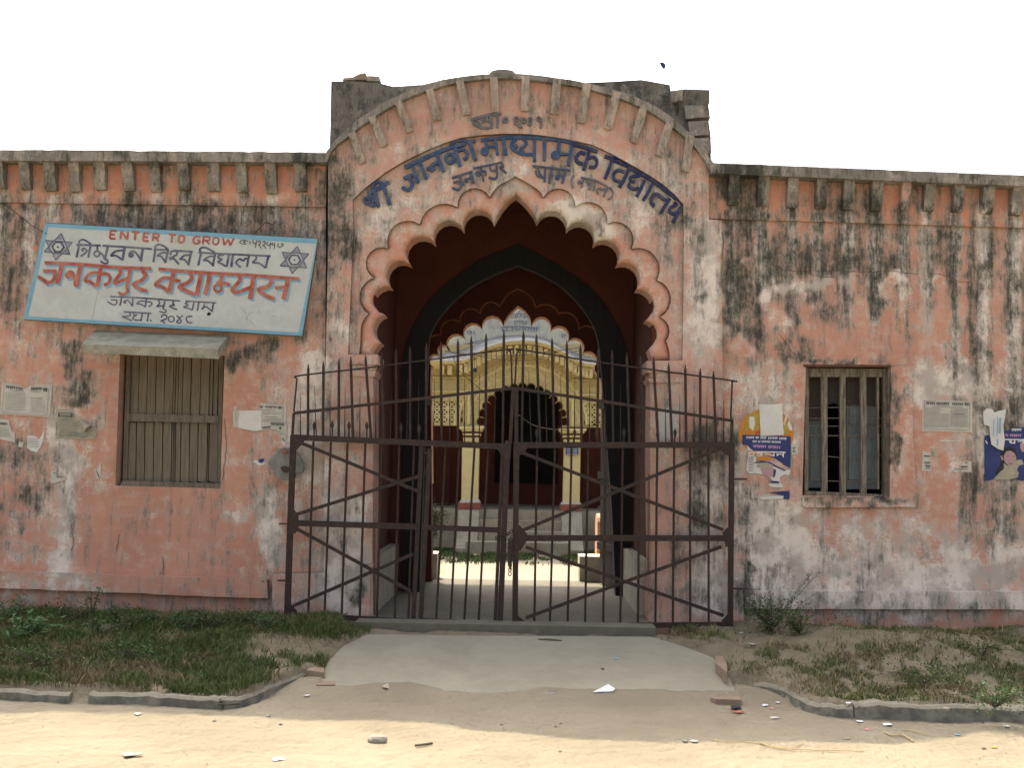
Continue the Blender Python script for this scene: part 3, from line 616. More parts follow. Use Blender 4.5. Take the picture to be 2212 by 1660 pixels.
MB().box((XL - .05, .41, 0), (XL + .07, 2.1, .62)).build('passage_plinth', PSTONE, B)
MB().box((XR - .07, .41, 0), (XR + .05, 2.1, .62)).build('passage_plinth', PSTONE, B)
# upper block behind the arch
panel('upper_block', [(715,175),(768,176),(822,180),(850,187),(905,183),(1000,182),(1200,182),(1385,172),(1447,183),(1449,196),(1480,192),(1533,194),(1533,222),(1530,224),(1534,255),(1531,262),(1536,300),(1533,305),(1537,350),(712,345),(712,330)], [], .52, 2.9, BLOCKM, B, 8, .012, smooth=False)
for p in [[(1478,228),(1530,226),(1532,252),(1482,256)], [(1487,262),(1531,260),(1533,290),(1490,294)], [(1500,298),(1535,297),(1537,330),(1506,332)], [(1449,196),(1476,193),(1474,216),(1452,220)]]:
    panel('broken_brick', p, [], .45, .6, CORN, B, 8, .01, smooth=False)
# ------------------------------------------------------------------ inner pointed arch with timber frame and doors
YD = 2.15
fo = z9([(345,1260),(352,1180),(372,1090),(400,1010),(432,945),(472,870),(520,800),(600,715),(700,638),(780,580),(870,520),(1000,470),(1105,425),(1220,485),(1350,560),(1460,628),(1562,705),(1640,790),(1702,880),(1750,970),(1792,1070),(1818,1160),(1838,1260)])
fi = z9([(515,1260),(518,1180),(520,1100),(525,1050),(537,1000),(565,945),(600,895),(650,835),(705,780),(780,718),(870,662),(980,612),(1100,568),(1220,612),(1352,682),(1420,738),(1480,798),(1530,860),(1572,922),(1600,980),(1618,1040),(1632,1120),(1640,1260)])
fo = [(868, 1290)] + fo + [(1368, 1292)]; fi = [(905, 1290), (912, 1100)] + fi[1:-1] + [(1322, 1100), (1330, 1292)]
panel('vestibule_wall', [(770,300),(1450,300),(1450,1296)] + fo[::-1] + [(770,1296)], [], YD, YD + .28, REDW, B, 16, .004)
def ringpart(name, P, Q, Y0, Y1, mat, par): return panel(name, P + Q[::-1], [], Y0, Y1, mat, par, 14, .0, smooth=False)
D = thing('timber_door_frame', (0, 0, 0), 'blackened pointed timber frame of the inner passage doorway', 'door frame')
ringpart('frame', fo, fi, YD - .03, YD + .12, TIMB, D)
for s, x0, x1 in ((0, 870, 921), (1, 1362, 1300)):
    a = W(x0, 1000, YD + .13); lab = ('open plank door folded back on the left of the passage', 'open plank door folded back on the right of the passage')[s]
    d = thing('plank_door', (a.x, a.y, 0.02), lab, 'door')
    e = W(x1, 1000, YD + 1.25); n = 5
    for i in range(n):
        p = Vector((a.x, a.y, .02)).lerp(Vector((e.x, e.y, .02)), i / n); q = Vector((a.x, a.y, .02)).lerp(Vector((e.x, e.y, .02)), (i + .97) / n)
        nn = Vector((q.y - p.y, p.x - q.x, 0)).normalized() * .02; h = 2.9 + .12 * i; j = Vector((0, 0, h))
        MB().hexa([p - nn, q - nn, q - nn + j, p - nn + j, p + nn, q + nn, q + nn + j, p + nn + j]).build('plank', TIMB2, d)
    for z in (.5, 1.5, 2.5):
        p = Vector((a.x, a.y, z)); q = Vector((e.x, e.y, z)); sg = -1 if s else 1; nn = Vector((.03 * sg, 0, 0)); j = Vector((0, 0, .1))
        MB().hexa([p + nn, q + nn, q + nn + j, p + nn + j, p + nn * 2, q + nn * 2, q + nn * 2 + j, p + nn * 2 + j]).build('rail', TIMB2, d)
# rear wall of passage with the scalloped opening
YR = 3.3
zr_ = lambda P: zc(P, 1200, 810, 5.027)
ro = [(-170, 1950), (-175,1500), (-190,1000), (-176,830)] + lobes([(-150, 800), (-205, 640), (-120,560),(-130, 470),(-5,540),(-60,520),(0,500)][:0] or [(-176,830),(-215,640),(-100,640)], 6)[1:] + lobes([(-100,640),(-40,560),(75,690)][:0] or [(-100,640),(-60,560),(60,690)], 6)[1:]
ro = [(-150,2500),(-160,1500),(-170,1100),(-160,900)] + lobes([(-160,900),(-205,770),(-85,745),(-95,650),(68,705),(120,462),(288,540),(375,308),(522,430),(610,215),(795,350)], 7) + [(810,290),(850,225),(900,165),(940,125),(992,78),(1050,108),(1100,150),(1150,215),(1172,270)] + lobes([(1182,355),(1300,225),(1442,405),(1590,352),(1682,545),(1815,522),(1880,715),(2000,705),(2040,905),(2068,980),(2020,1010)][:9], 7) + [(2040,960),(2095,1100),(2100,1500),(2110,2500)]
ro = [(x - 26 if i < 4 else x + 26 if i >= 999 else x, y) for i, (x, y) in enumerate(ro)]; ro[-3:] = [(x + 40, y) for x, y in ro[-3:]]; ro = zr_(ro)
xr0, xr1 = ro[0][0], ro[-1][0]
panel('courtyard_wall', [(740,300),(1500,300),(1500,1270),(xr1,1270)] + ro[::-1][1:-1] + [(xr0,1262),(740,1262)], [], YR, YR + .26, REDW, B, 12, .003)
# the deep edges of this arch are limewashed orange: a thin lining butted just inside
lin = ro; f = [WN(p[0], p[1], YR + .03) for p in lin]; V = []; F = []
cxm = W(1117, 1000, YR).x
for p in f:
    q = Vector(p); c = Vector((cxm, q.y, 2.0)); d = (c - q); d.y = 0; d.normalize(); q = q + d * .006
    V += [(q.x, q.y - .028, q.z), (q.x, YR + .275, q.z)]
for i in range(len(f) - 1): F.append((2*i, 2*i+1, 2*i+3, 2*i+2))
o = mo('arch_lining', V, F, ORNG, B)
rl = lobes([(-60,290),(60,270),(195,330),(330,112),(490,185),(620,22),(750,100)], 7); rl += [(770,40),(800,-20)]
zl = lambda P: zc(P, 1000, 760, 2.765)
ridge = lobes([(440,420),(500,400),(525,400),(590,290),(668,305),(745,205),(822,240),(900,155),(966,190)], 7) + [(985,150),(1030,90),(1095,55),(1160,85),(1210,130)] + lobes([(1235,195),(1320,172),(1405,240),(1500,245),(1552,355),(1630,335),(1690,440)], 7)
MB().tube([WN(x, y, YR - .002) for x, y in zl(ridge)], .012, 5).build('arch_ridge', simple('ridge_limewash', (.36, .13, .07), None, 5), B)
# unseen slab added beyond the rear wall to shade the passage floor
MB().box((-2.6, YR + .4, 4.55), (2.8, YR + 2.35, 4.7)).build('shade_slab', SLAB, B)
# plinth blocks flanking the far end
for (x0, x1, yt, yb, Y, m, lab) in [(906, 943, 1222, 1260, 3.7, PSTONE, 'low cement block by the left side of the far passage end'), (1252, 1303, 1224, 1262, 3.7, PSTONE, 'low cement block by the right side of the far passage end')]:
    a = W(x0, yt, Y); b = W(x1, yb, Y); o = MB().box((a.x, Y, 0), (b.x, Y + .5, .36)).build('cement_block', ORNG if 0 else PSTONE); tag(o, lab, 'block')
for x0, x1, lab in [(912, 921, 'rounded orange side wall end at the left of the courtyard'), (1291, 1303, 'rounded orange side wall end at the right of the courtyard')]:
    a = W(x0, 1100, 5.0); b = W(x1, 1100, 5.0); c = (a.x, b.x)
    V = []; F = []; n = 8; P = [(5.0, 0)] + [(5.25 - .25 * math.cos(math.pi * i / n), .72 + .2 * math.sin(math.pi * i / n)) for i in range(n + 1)] + [(5.5, 0)]
    for x in c: V += [(x, y, z) for y, z in P]
    k = len(P); F = [tuple(range(k)), tuple(range(2*k-1, k-1, -1))] + [((i+1) % k, i, k + i, k + (i+1) % k) for i in range(k)]
    tag(mo('low_wall', V, F, ORNG), lab, 'wall')
# ------------------------------------------------------------------ windows
z4 = lambda P: zc(P, 0, 940, 2.1842)
L = mo('shuttered_window', [], [], WOODF, B)
def fr(name, P, Y0, Y1, mat, par, z=z4): return MB().prism(z(P), Y0, Y1).build(name, mat, par)
fr('window_frame', [(746,30),(770,30),(748,780),(722,780)], .22, .30, WOODF, L)
fr('window_frame', [(1292,30),(1318,30),(1300,800),(1280,800)], .22, .30, WOODF, L)
fr('sill', [(722,782),(1300,800),(1302,832),(700,820)], .13, .30, WOODF, L)
fr('cross_rail', [(744,386),(1290,400),(1288,442),(742,432)], .205, .30, WOODF, L)
ub = [776,822,872,924,974,1026,1040,1056,1082,1131,1187,1241,1262,1292]; lb = [742,799,849,902,955,1008,1020,1030,1062,1113,1163,1219,1228,1281]
for i in range(len(ub) - 1):
    g = 2.6; y = .252 + (i % 3) * .005
    fr('board', [(ub[i] + g, 40), (ub[i+1] - g, 40), (ub[i+1] - g - 8 - i*.3, 402), (ub[i] + g - 10, 392)], y, .28, WOOD, L)
for i in range(len(lb) - 1):
    g = 2.6; y = .252 + (i % 2) * .006
    fr('board', [(lb[i] + g + 7, 436), (lb[i+1] - g + 5, 440), (lb[i+1] - g, 797), (lb[i] + g, 786)], y, .28, WOOD, L)
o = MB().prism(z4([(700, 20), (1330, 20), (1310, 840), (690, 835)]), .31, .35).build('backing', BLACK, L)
z6 = lambda P: zc(P, 1900, 960, 2.5602)
R = mo('barred_window', [], [], WOODP, B)
def f6(name, P, Y0, Y1, mat): return MB().prism(z6(P), Y0, Y1).build(name, mat, R)
f6('window_frame', [(700,84),(728,84),(722,930),(696,935)], .15, .24, WOODP); f6('window_frame', [(1243,90),(1278,90),(1276,975),(1243,975)], .15, .24, WOODP)
f6('window_frame', [(729,88),(1242,92),(1242,150),(729,148)], .17, .24, WOODP); f6('sill', [(697,936),(1242,962),(1242,985),(690,975)], .13, .25, WOODP)
for x0, x1, a, b in ((812,855,105,962),(942,982,130,966),(1083,1124,105,968),(1196,1212,150,925)):
    f6('bar', [(x0, a), (x1 - 2, a), (x1, b), (x0 + 3, b)], .162, .215, WOODP)
for k_, (pts, r) in enumerate([([(728,362),(900,360),(1243,362)],.006),([(728,436),(900,434),(1243,432)],.006),([(728,487),(900,490),(1060,487),(1243,490)],.006),([(728,553),(900,556),(1243,553)],.007),([(728,692),(810,695),(960,708),(1040,712),(1130,700),(1243,686)],.006),([(728,855),(860,868),(960,872),(1090,866),(1243,880)],.006)]):
    MB().tube([WN(x, y, .225) for x, y in z6(pts)], r, 6).build('rod', WOODF, R)
f6('shutter_leaf', [(986,150),(1195,150),(1190,925),(984,925)], .30, .33, SHUT)
for p in [[(1000,570),(1080,570),(1080,860),(1000,860)],[(1005,250),(1175,250),(1175,480),(1005,480)],[(1095,570),(1175,570),(1172,860),(1095,860)]]: f6('shutter_panel', p, .285, .30, SHUT)
f6('shutter_leaf', [(726,440),(812,440),(806,915),(724,915)], .31, .34, SHUT); f6('shutter_panel', [(738,570),(800,570),(796,870),(736,870)], .295, .31, SHUT)
MB().prism(z6([(722,120),(980,110),(978,345),(930,350),(900,325),(860,345),(850,330),(820,440),(730,452)]), .27, .285).build('cloth_screen', CLOTH, R)
MB().prism(z6([(982,112),(1243,112),(1243,340),(1190,350),(1120,342),(1080,346),(1060,338),(985,345)]), .262, .268).build('cloth_screen', CLOTH, R)
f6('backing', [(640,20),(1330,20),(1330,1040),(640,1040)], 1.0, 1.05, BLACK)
for p in [[(688,62),(1290,66),(1290,80),(690,78)]]: panel('lintel_edge', z6(p), [], YW - .012, .3, simple('rust_stained_lintel', (.16, .06, .03), (.05, .03, .02), 12), B, 6, .004)
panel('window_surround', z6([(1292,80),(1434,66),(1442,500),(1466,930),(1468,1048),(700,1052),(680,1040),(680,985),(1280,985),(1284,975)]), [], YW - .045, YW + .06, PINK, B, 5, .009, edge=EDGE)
# ------------------------------------------------------------------ awning slab over the left window
Yb, Yf = YW + .04, -.42
t0, t1, t2, t3 = W(177, 744, Yf), W(470, 754, Yf), W(497, 722, Yb), W(206, 711, Yb)
th = Vector((0, 0, W(300, 745, Yf).z - W(300, 771, Yf).z)); j = lambda v: v
t0b, t1b = W(181, 762, Yf + .01), W(473, 776, Yf + .01)
MB().hexa([t0, t1, t2, t3, t0b, t1b, t2 - th * .8, t3 - th * .8]).build('awning', SLAB, B)
bm_ = B
# ------------------------------------------------------------------ raised lettering over the arch
PS = planeY(.055)
z3a = lambda P: zc(P, 960, 360, 6.506); z3b = lambda P: zc(P, 1260, 300, 7.3733); z3c = lambda P: zc(P, 1540, 380, 6.9125)
def letter(strk, zf, s, mat, pl=PS, th=.032, par=B, name='letter', off=0.0):
    mb = MB()
    for a in strk:
        if a[0] == 'o':    # ring / filled dot : ('o', x, y, r, w) w=0 -> filled
            _, x, y, r, wd = a; c = zf([(x, y)])[0]
            if wd == 0: disc(mb, c, r / s * K, pl, off, th)
            else: stroke(mb, [(c[0] + r/s*K*math.cos(t*math.pi/6), c[1] + r/s*K*math.sin(t*math.pi/6)) for t in range(13)], wd / s * K, pl, off, th, False)
        else:
            wd, P = a[0], a[1:]; stroke(mb, zf(P), wd / s * K, pl, off, th, len(P) > 2)
    return mb.build(name, mat, par)
A, Bz, Cz = (z3a, 6.506), (z3b, 7.3733), (z3c, 6.9125)
for zs, st in [
  (A, [(62,(225,1075),(360,995),(590,865)),(55,(300,975),(330,895),(400,855),(480,905)),(66,(470,905),(535,1060),(600,1262)),(62,(335,1010),(370,1150),(405,1300)),('o',205,1190,52,44),(46,(240,1080),(300,1150),(330,1220)),(46,(235,1250),(300,1290),(345,1250))]),
  (A, [(62,(865,615),(1000,545),(1150,480)),(62,(1000,590),(1050,740),(1105,880)),(58,(850,810),(900,780),(1010,745)),(58,(950,790),(1000,870),(975,970),(900,1005),(820,950)),(62,(1120,500),(1180,660),(1245,805))]),
  (A, [(62,(1130,490),(1300,405),(1480,330)),(62,(1425,370),(1480,520),(1545,680)),('o',1340,625,58,0),(50,(1262,610),(1290,640),(1350,560),(1450,525))]),
  (A, [(60,(1460,340),(1680,260),(1930,195)),(48,(1665,215),(1760,145),(1900,135),(1990,175)),(62,(2000,165),(2055,330),(2110,490)),(45,(1960,170),(2110,140)),(62,(1740,270),(1790,430),(1835,590)),('o',1660,450,78,56),(54,(1800,320),(1880,290),(1950,340),(1955,430),(1895,470))]),
  (Bz, [(60,(275,590),(700,545),(960,530)),(62,(370,590),(395,680),(400,780)),('o',355,815,82,0),(44,(420,715),(565,720)),(62,(570,575),(590,720),(612,885)),(62,(732,565),(755,720),(782,885))]),
  (Bz, [(62,(950,535),(1200,530),(1600,560)),(60,(985,570),(890,650),(930,780),(1010,800)),(56,(1010,690),(930,740),(960,800),(1120,870),(1300,865)),(56,(1130,560),(1190,650),(1130,720),(1075,760),(1130,830)),(64,(1350,550),(1345,1020)),(66,(1545,560),(1540,1000))]),
  (Bz, [(62,(1590,560),(1900,600),(2212,660)),(64,(1840,600),(1815,820)),('o',1762,890,88,0),(42,(1840,865),(2020,870)),(68,(2100,650),(2060,860),(2015,1100))]),
  (Cz, [(60,(0,75),(250,130),(500,215)),(64,(345,180),(310,350),(240,560)),(60,(270,260),(190,230),(100,320),(130,410),(230,440)),(54,(330,330),(440,320),(490,400),(450,500),(340,500))]),
  (Cz, [(56,(630,300),(790,350)),(66,(785,340),(720,520),(640,720)),(48,(800,320),(950,355),(1090,470)),(50,(780,375),(1100,500)),(66,(1110,480),(1020,680),(910,880)),(56,(1000,590),(880,560),(800,640),(820,740),(920,770))]),
  (Cz, [(58,(1100,520),(1500,740),(1780,940)),(54,(1290,660),(1190,670),(1120,690),(1120,750),(1200,790)),(54,(1100,800),(1080,860),(1180,910),(1270,890)),(66,(1375,740),(1320,880),(1230,1050)),(60,(1530,800),(1450,960),(1350,1120))]),
  (Cz, [(56,(1700,900),(1900,1040),(1960,1080)),(64,(1850,1090),(1740,1250),(1685,1360)),(54,(1560,1240),(1500,1150),(1530,1030),(1620,1010),(1700,1080),(1790,1120))]),
  (Cz, [(56,(1940,1060),(2040,1130),(2090,1210)),(56,(1920,1170),(1970,1200),(1860,1260),(1850,1340),(1960,1370),(2060,1230)),(64,(2070,1230),(1990,1390),(1900,1530))])]:
    letter(st, zs[0], zs[1], BLUEN if zs[0] is z3c else BLUEL)
for zs, st, m in [
  (A, [(36,(1690,790),(1860,735)),(42,(1825,750),(1885,920)),(34,(1715,870),(1830,850)),(36,(1800,860),(1850,940),(1790,1000),(1700,960))], BLUED),
  (A, [(36,(1860,735),(2050,675)),(42,(2015,700),(2075,880)),('o',1945,835,36,0),(30,(1920,800),(1960,810),(2040,770))], BLUED),
  (Bz, [(32,(130,1150),(330,1105)),(42,(285,1140),(330,1400)),('o',222,1250,44,34),(34,(300,1200),(380,1210),(370,1290))], BLUED),
  (Bz, [(32,(330,1105),(700,1020)),(34,(460,1090),(480,1190),(590,1180)),(46,(590,1060),(600,1220),(600,1310),(540,1360),(440,1320)),(36,(690,1040),(725,1110),(660,1130),(790,1240))], BLUED),
  (Bz, [(34,(1310,1090),(1540,1120),(1780,1145)),(38,(1320,1110),(1410,1130),(1440,1230),(1480,1290)),(36,(1370,1180),(1400,1290),(1520,1330)),(46,(1562,1130),(1545,1420)),(46,(1682,1150),(1640,1440))], BLUED),
  (Bz, [(34,(1780,1145),(2060,1190)),(42,(1832,1170),(1815,1320)),('o',1798,1330,50,0),(28,(1830,1290),(1930,1300)),(46,(1962,1190),(1905,1440))], BLUED),
  (Cz, [(24,(60,640),(15,760),(40,890))], GREYL), (Cz, [(32,(190,690),(330,715)),('o',165,780,38,0),(34,(250,720),(225,790),(205,870)),(26,(180,760),(225,790))], GREYL),
  (Cz, [(32,(330,715),(470,750)),(30,(310,745),(330,815),(385,800)),(34,(405,740),(350,920)),(32,(465,760),(425,940))], GREYL),
  (Cz, [(32,(470,750),(690,860)),(30,(510,1000),(490,930),(540,890),(590,930)),(30,(590,930),(640,900),(640,960)),(34,(700,880),(610,1050))], GREYL), (Cz, [(24,(720,870),(785,950),(765,1060),(690,1100))], GREYL)]:
    letter(st, zs[0], zs[1], m, th=.018)
PB = planeY(0)
for st in [[(56,(90,185),(300,115),(500,80)),(46,(130,250),(280,330),(440,350)),(36,(180,180),(250,260),(190,270)),(38,(300,160),(350,200),(300,230))],[(46,(400,130),(420,220)),(60,(475,110),(490,350)),(50,(500,80),(690,60)),(48,(612,80),(610,340))],[('o',770,180,44,40)],
  [('o',985,165,38,34),(40,(940,250),(1020,280),(1100,345))],[('o',1130,195,44,40)],[('o',1265,165,30,30),('o',1250,258,44,0)],[('o',1430,160,34,30),(44,(1475,150),(1485,240),(1470,345))]]:
    letter(st, z3b, 7.3733, GREYL, PB, .02)
# ------------------------------------------------------------------ signboard
SA, SB, SC_ = W(98, 482, -.20), W(686, 516, -.20), W(50, 690, -.02)
PF = plane3(SA, SB, SC_); fS, nS = PF
cs = [(98, 482), (686, 516), (652, 726), (50, 690)]
sb = thing('signboard', fS(370, 604), 'white painted signboard with blue border leaning above the shuttered window', 'sign')
fp = [fS(*c) for c in cs]; MB().hexa([p for p in fp] + [p - nS * .025 for p in fp]).build('board', SIGNW, sb)
bp = [fS(*c) for c in [(97, 480.5), (687.5, 514.5), (653.5, 728.5), (49, 692)]]
MB().hexa([p - nS * .0255 for p in bp] + [p - nS * .045 for p in bp]).build('backing', SIGNK, sb)
def inset(c, q, t):   # blend corners toward board centre
    return (c[0] + (q[0]-c[0]) * t, c[1] + (q[1]-c[1]) * t)
mb = MB()
for P in [[(98,482),(686,516),(683,527),(96,490)],[(683,527),(686,516),(652,726),(645,718)],[(651,719),(652,726),(50,690),(52,683)],[(96,490),(105,490),(61,683.5),(51.5,683)]]: flat(mb, P, PF, .0012)
mb.build('border', SIGNB, sb)
s1 = lambda P: zc(P, 90, 640, 6.32); s2 = lambda P: zc(P, 400, 640, 4.8087); r1 = lambda P: zc(P, 0, 560, 2.4578)
X1, X2, X3 = (s1, 6.32), (s2, 4.8087), (r1, 2.4578)
WK = 1.28
def sg(items, mat, name='lettering', off=.002, grow=0, dx=0, dy=0):
    mb = MB()
    for zs, st in items:
        for a in st:
            if a[0] == 'o':
                _, x, y, r, wd = a; c = zs[0]([(x, y)])[0]; c = (c[0] + dx, c[1] + dy)
                if wd == 0: disc(mb, c, r / zs[1] * K + grow / 2, PF, off)
                else: stroke(mb, [(c[0] + r/zs[1]*K*math.cos(t*math.pi/6), c[1] + r/zs[1]*K*math.sin(t*math.pi/6)) for t in range(13)], wd / zs[1] * K + grow, PF, off, 0, False)
            elif a[0] == 'f': flat(mb, [(p[0] + dx, p[1] + dy) for p in zs[0](a[1:])], PF, off)
            else: stroke(mb, zs[0](a[1:]), a[0] * WK / zs[1] * K + grow, PF, off, 0, len(a) > 3, dx, dy)
    return mb.build(name, mat, sb)
sg([(X1, [(28,(735,132),(1150,145)),(30,(785,125),(765,230),(740,348)),(26,(800,130),(778,85),(800,58),(850,45),(910,70),(985,120)),(30,(985,120),(960,230),(940,350)),(26,(850,250),(835,210),(870,195),(915,230),(880,280),(805,330)),
   (28,(1180,148),(1600,172),(2025,205)),(28,(1097,150),(1090,220)),('o',1085,285,48,30),(28,(1130,265),(1180,300),(1215,370)),(34,(1270,160),(1245,280),(1215,385)),(26,(1215,385),(1265,395),(1265,440),(1210,450),(1145,405)),
   (36,(1558,185),(1540,290),(1515,402)),(28,(1540,225),(1440,235),(1370,265),(1325,320),(1400,315),(1460,345),(1515,392)),(36,(1870,195),(1850,300),(1832,418)),('o',1668,305,52,0),(28,(1640,270),(1700,240),(1760,280),(1835,390)),(30,(2085,190),(2070,300),(2050,428))]),
  (X2, [(20,(70,165),(265,165)),(20,(102,160),(90,130),(120,100),(160,100),(215,125),(265,165)),(24,(262,165),(242,250),(222,338)),(20,(245,205),(180,205),(120,245),(165,248),(220,320)),
   (20,(330,175),(580,190)),(20,(300,235),(290,200),(330,180),(378,195),(368,232),(330,255),(285,300)),(22,(270,270),(330,280),(400,355)),(24,(560,190),(540,280),(520,370)),(20,(545,232),(470,240),(415,290),(465,290),(520,350)),
   (24,(692,200),(670,280),(650,372)),(20,(690,200),(668,165),(700,138),(750,140),(810,170),(870,205)),(20,(650,202),(1100,225),(1590,248)),(24,(872,210),(855,290),(840,382)),(20,(855,250),(790,255),(720,305),(770,305),(840,365)),
   (20,(985,235),(920,240),(912,272),(960,292),(905,320),(950,345),(1015,385)),(24,(1050,230),(1035,300),(1018,390)),(26,(1102,230),(1090,300),(1080,392)),(24,(1310,240),(1298,300),(1280,392)),(20,(1300,300),(1265,275),(1235,310),(1190,285),(1145,320),(1150,350),(1205,395)),
   (20,(1400,245),(1400,290),(1355,330),(1400,335),(1450,345),(1520,400)),(24,(1562,250),(1540,330),(1525,405))])], NAVY)
RED = [(X1, [(44,(195,440),(500,450),(850,470),(1150,497),(1500,522),(2010,540)),(58,(500,450),(460,610),(412,800)),(46,(170,580),(400,585)),(46,(365,590),(370,670),(330,750),(240,785),(190,740),(80,672)),
   (58,(810,480),(775,650),(738,850)),('o',605,650,62,0),(46,(600,600),(660,605),(705,700),(725,845)),(54,(1160,500),(1130,650),(1092,850)),(44,(1130,620),(1010,612),(930,660),(885,745),(960,760),(1080,845)),(44,(1140,640),(1240,625),(1308,680),(1290,780),(1205,820)),
   (50,(1470,530),(1490,610),(1440,690),(1390,760),(1420,810)),(42,(1410,790),(1620,700)),(50,(1655,550),(1630,700),(1595,860)),(38,(1595,860),(1610,930),(1530,985),(1450,942)),
   (48,(1880,550),(1880,610),(1925,640),(1850,740),(1710,800),(1810,880),(1945,925))]),
  (X2, [(34,(135,415),(400,440),(900,475),(1300,495),(1960,545)),(44,(340,430),(310,560),(272,720)),(34,(310,545),(210,530),(140,575),(95,620),(180,645),(265,715)),(34,(330,560),(418,572)),
   (38,(550,470),(565,540),(500,600),(400,650),(500,700),(620,755)),(44,(690,480),(660,620),(630,760)),(44,(800,490),(775,620),(740,745)),(36,(960,490),(945,560),(895,610)),('o',905,665,46,34),(34,(940,620),(980,600),(1065,620)),
   (38,(1190,500),(1185,570),(1130,640),(1090,690),(1160,715),(1340,650)),(46,(1370,510),(1350,650),(1322,805)),(40,(1580,510),(1600,580),(1550,645),(1430,680),(1530,760),(1640,805)),(32,(1650,660),(1800,650)),(46,(1815,550),(1790,680),(1758,810))])]
sg(RED, LBLUE, 'lettering_shadow', .0018, .6, 3.4, 4.6)
sg(RED, SRED, off=.0052)
sg([(X1, [(20,(1310,1015),(1760,1035),(2212,1065)),(24,(1505,1030),(1495,1100),(1477,1172)),(18,(1320,1070),(1430,1075)),(18,(1420,1080),(1425,1130),(1380,1160),(1330,1140),(1260,1100)),(24,(1700,1045),(1695,1110),(1688,1185)),('o',1562,1110,28,0),(18,(1565,1088),(1620,1085),(1685,1175)),
   (24,(1930,1060),(1920,1120),(1910,1200)),(18,(1918,1098),(1830,1092),(1762,1140),(1830,1145),(1908,1190)),(18,(1925,1110),(2000,1108),(2025,1150),(1965,1190))]),
  (X2, [(14,(0,800),(415,830)),(15,(130,820),(150,860),(108,905)),(14,(108,905),(205,890)),(18,(215,830),(205,890),(190,930)),(13,(190,930),(235,955),(215,982),(145,965)),(15,(330,835),(320,865),(342,885),(275,900),(378,945)),(14,(485,830),(885,855)),
   (14,(535,840),(480,862),(520,885),(460,910),(520,925),(570,950)),(17,(597,845),(572,952)),(17,(657,850),(640,955)),(14,(730,860),(725,900),(695,940),(750,905),(820,960)),(17,(847,860),(828,972))])], NAVY)
sg([(X1, [(20,(1540,1275),(2020,1305)),(18,(1640,1290),(1660,1330),(1600,1355),(1520,1355),(1600,1390),(1680,1432)),(18,(1710,1290),(1720,1335),(1770,1325),(1690,1385),(1760,1420),(1840,1410)),(22,(1862,1300),(1835,1440)),(22,(1965,1310),(1945,1442)),('o',2005,1425,16,0)]),
  (X2, [(15,(170,1045),(190,1012),(238,1020),(235,1060),(165,1090),(200,1100),(215,1128)),('o',300,1065,38,15),(14,(370,1020),(405,1065),(370,1100),(400,1118),(430,1090),(410,1050),(455,1020)),(15,(575,1030),(510,1035),(495,1070),(520,1110),(575,1112))])], NAVY)
def latin(ch, x, y, w_, h, wd):
    G_ = {'E': [[(1,0),(0,0),(0,1),(1,1)],[(0,.5),(.8,.5)]], 'N': [[(0,1),(0,0),(1,1),(1,0)]], 'T': [[(0,0),(1,0)],[(.5,0),(.5,1)]], 'R': [[(0,1),(0,0),(.8,0),(1,.25),(.8,.5),(0,.5)],[(.45,.5),(1,1)]],
      'O': [[(.5,0),(.9,.12),(1,.5),(.9,.88),(.5,1),(.1,.88),(0,.5),(.1,.12),(.5,0)]], 'G': [[(1,.15),(.6,0),(.1,.12),(0,.5),(.1,.9),(.5,1),(.95,.9),(1,.55),(.6,.55)]], 'W': [[(0,0),(.2,1),(.5,.2),(.75,1),(1,0)]]}[ch]
    out = []
    for P in G_:
        out += [(wd,) + ((x + w_ * P[i][0] - h * P[i][1] * .12, y + h * P[i][1] + w_ * P[i][0] * .06), (x + w_ * P[i+1][0] - h * P[i+1][1] * .12, y + h * P[i+1][1] + w_ * P[i+1][0] * .06)) for i in range(len(P) - 1)]
    return out
sg([(X3, sum([latin(*a) for a in [('E',735,154,40,52,11),('N',805,157,45,54,11),('T',876,162,50,54,12),('E',956,170,38,52,11),('R',1020,174,38,50,11),('T',1120,178,48,54,12),('O',1188,184,38,50,11),('G',1286,190,44,50,11),('R',1352,194,44,50,10),('O',1416,198,38,48,9),('W',1480,200,72,50,10)]], []))], SRED)
sg([(X2, [(10,(1185,70),(1215,42),(1270,45),(1300,62)),(9,(1190,72),(1225,88),(1280,90)),('o',1250,66,14,0),(9,(1318,50),(1322,75),(1308,92)),(10,(1365,40),(1360,75),(1390,85),(1412,45)),(9,(1408,60),(1390,140)),(10,(1425,65),(1450,50),(1458,85),(1428,105)),(9,(1440,105),(1472,150)),(10,(1482,70),(1510,55),(1518,92),(1482,112)),(9,(1498,112),(1532,155)),
   (10,(1548,60),(1542,100),(1570,110),(1592,68)),(9,(1590,80),(1580,158)),(10,(1625,75),(1605,92),(1632,108),(1645,75)),(10,(1645,75),(1638,152)),(10,(1692,80),(1680,115),(1712,130),(1752,105),(1742,82),(1722,100))])], INKD)
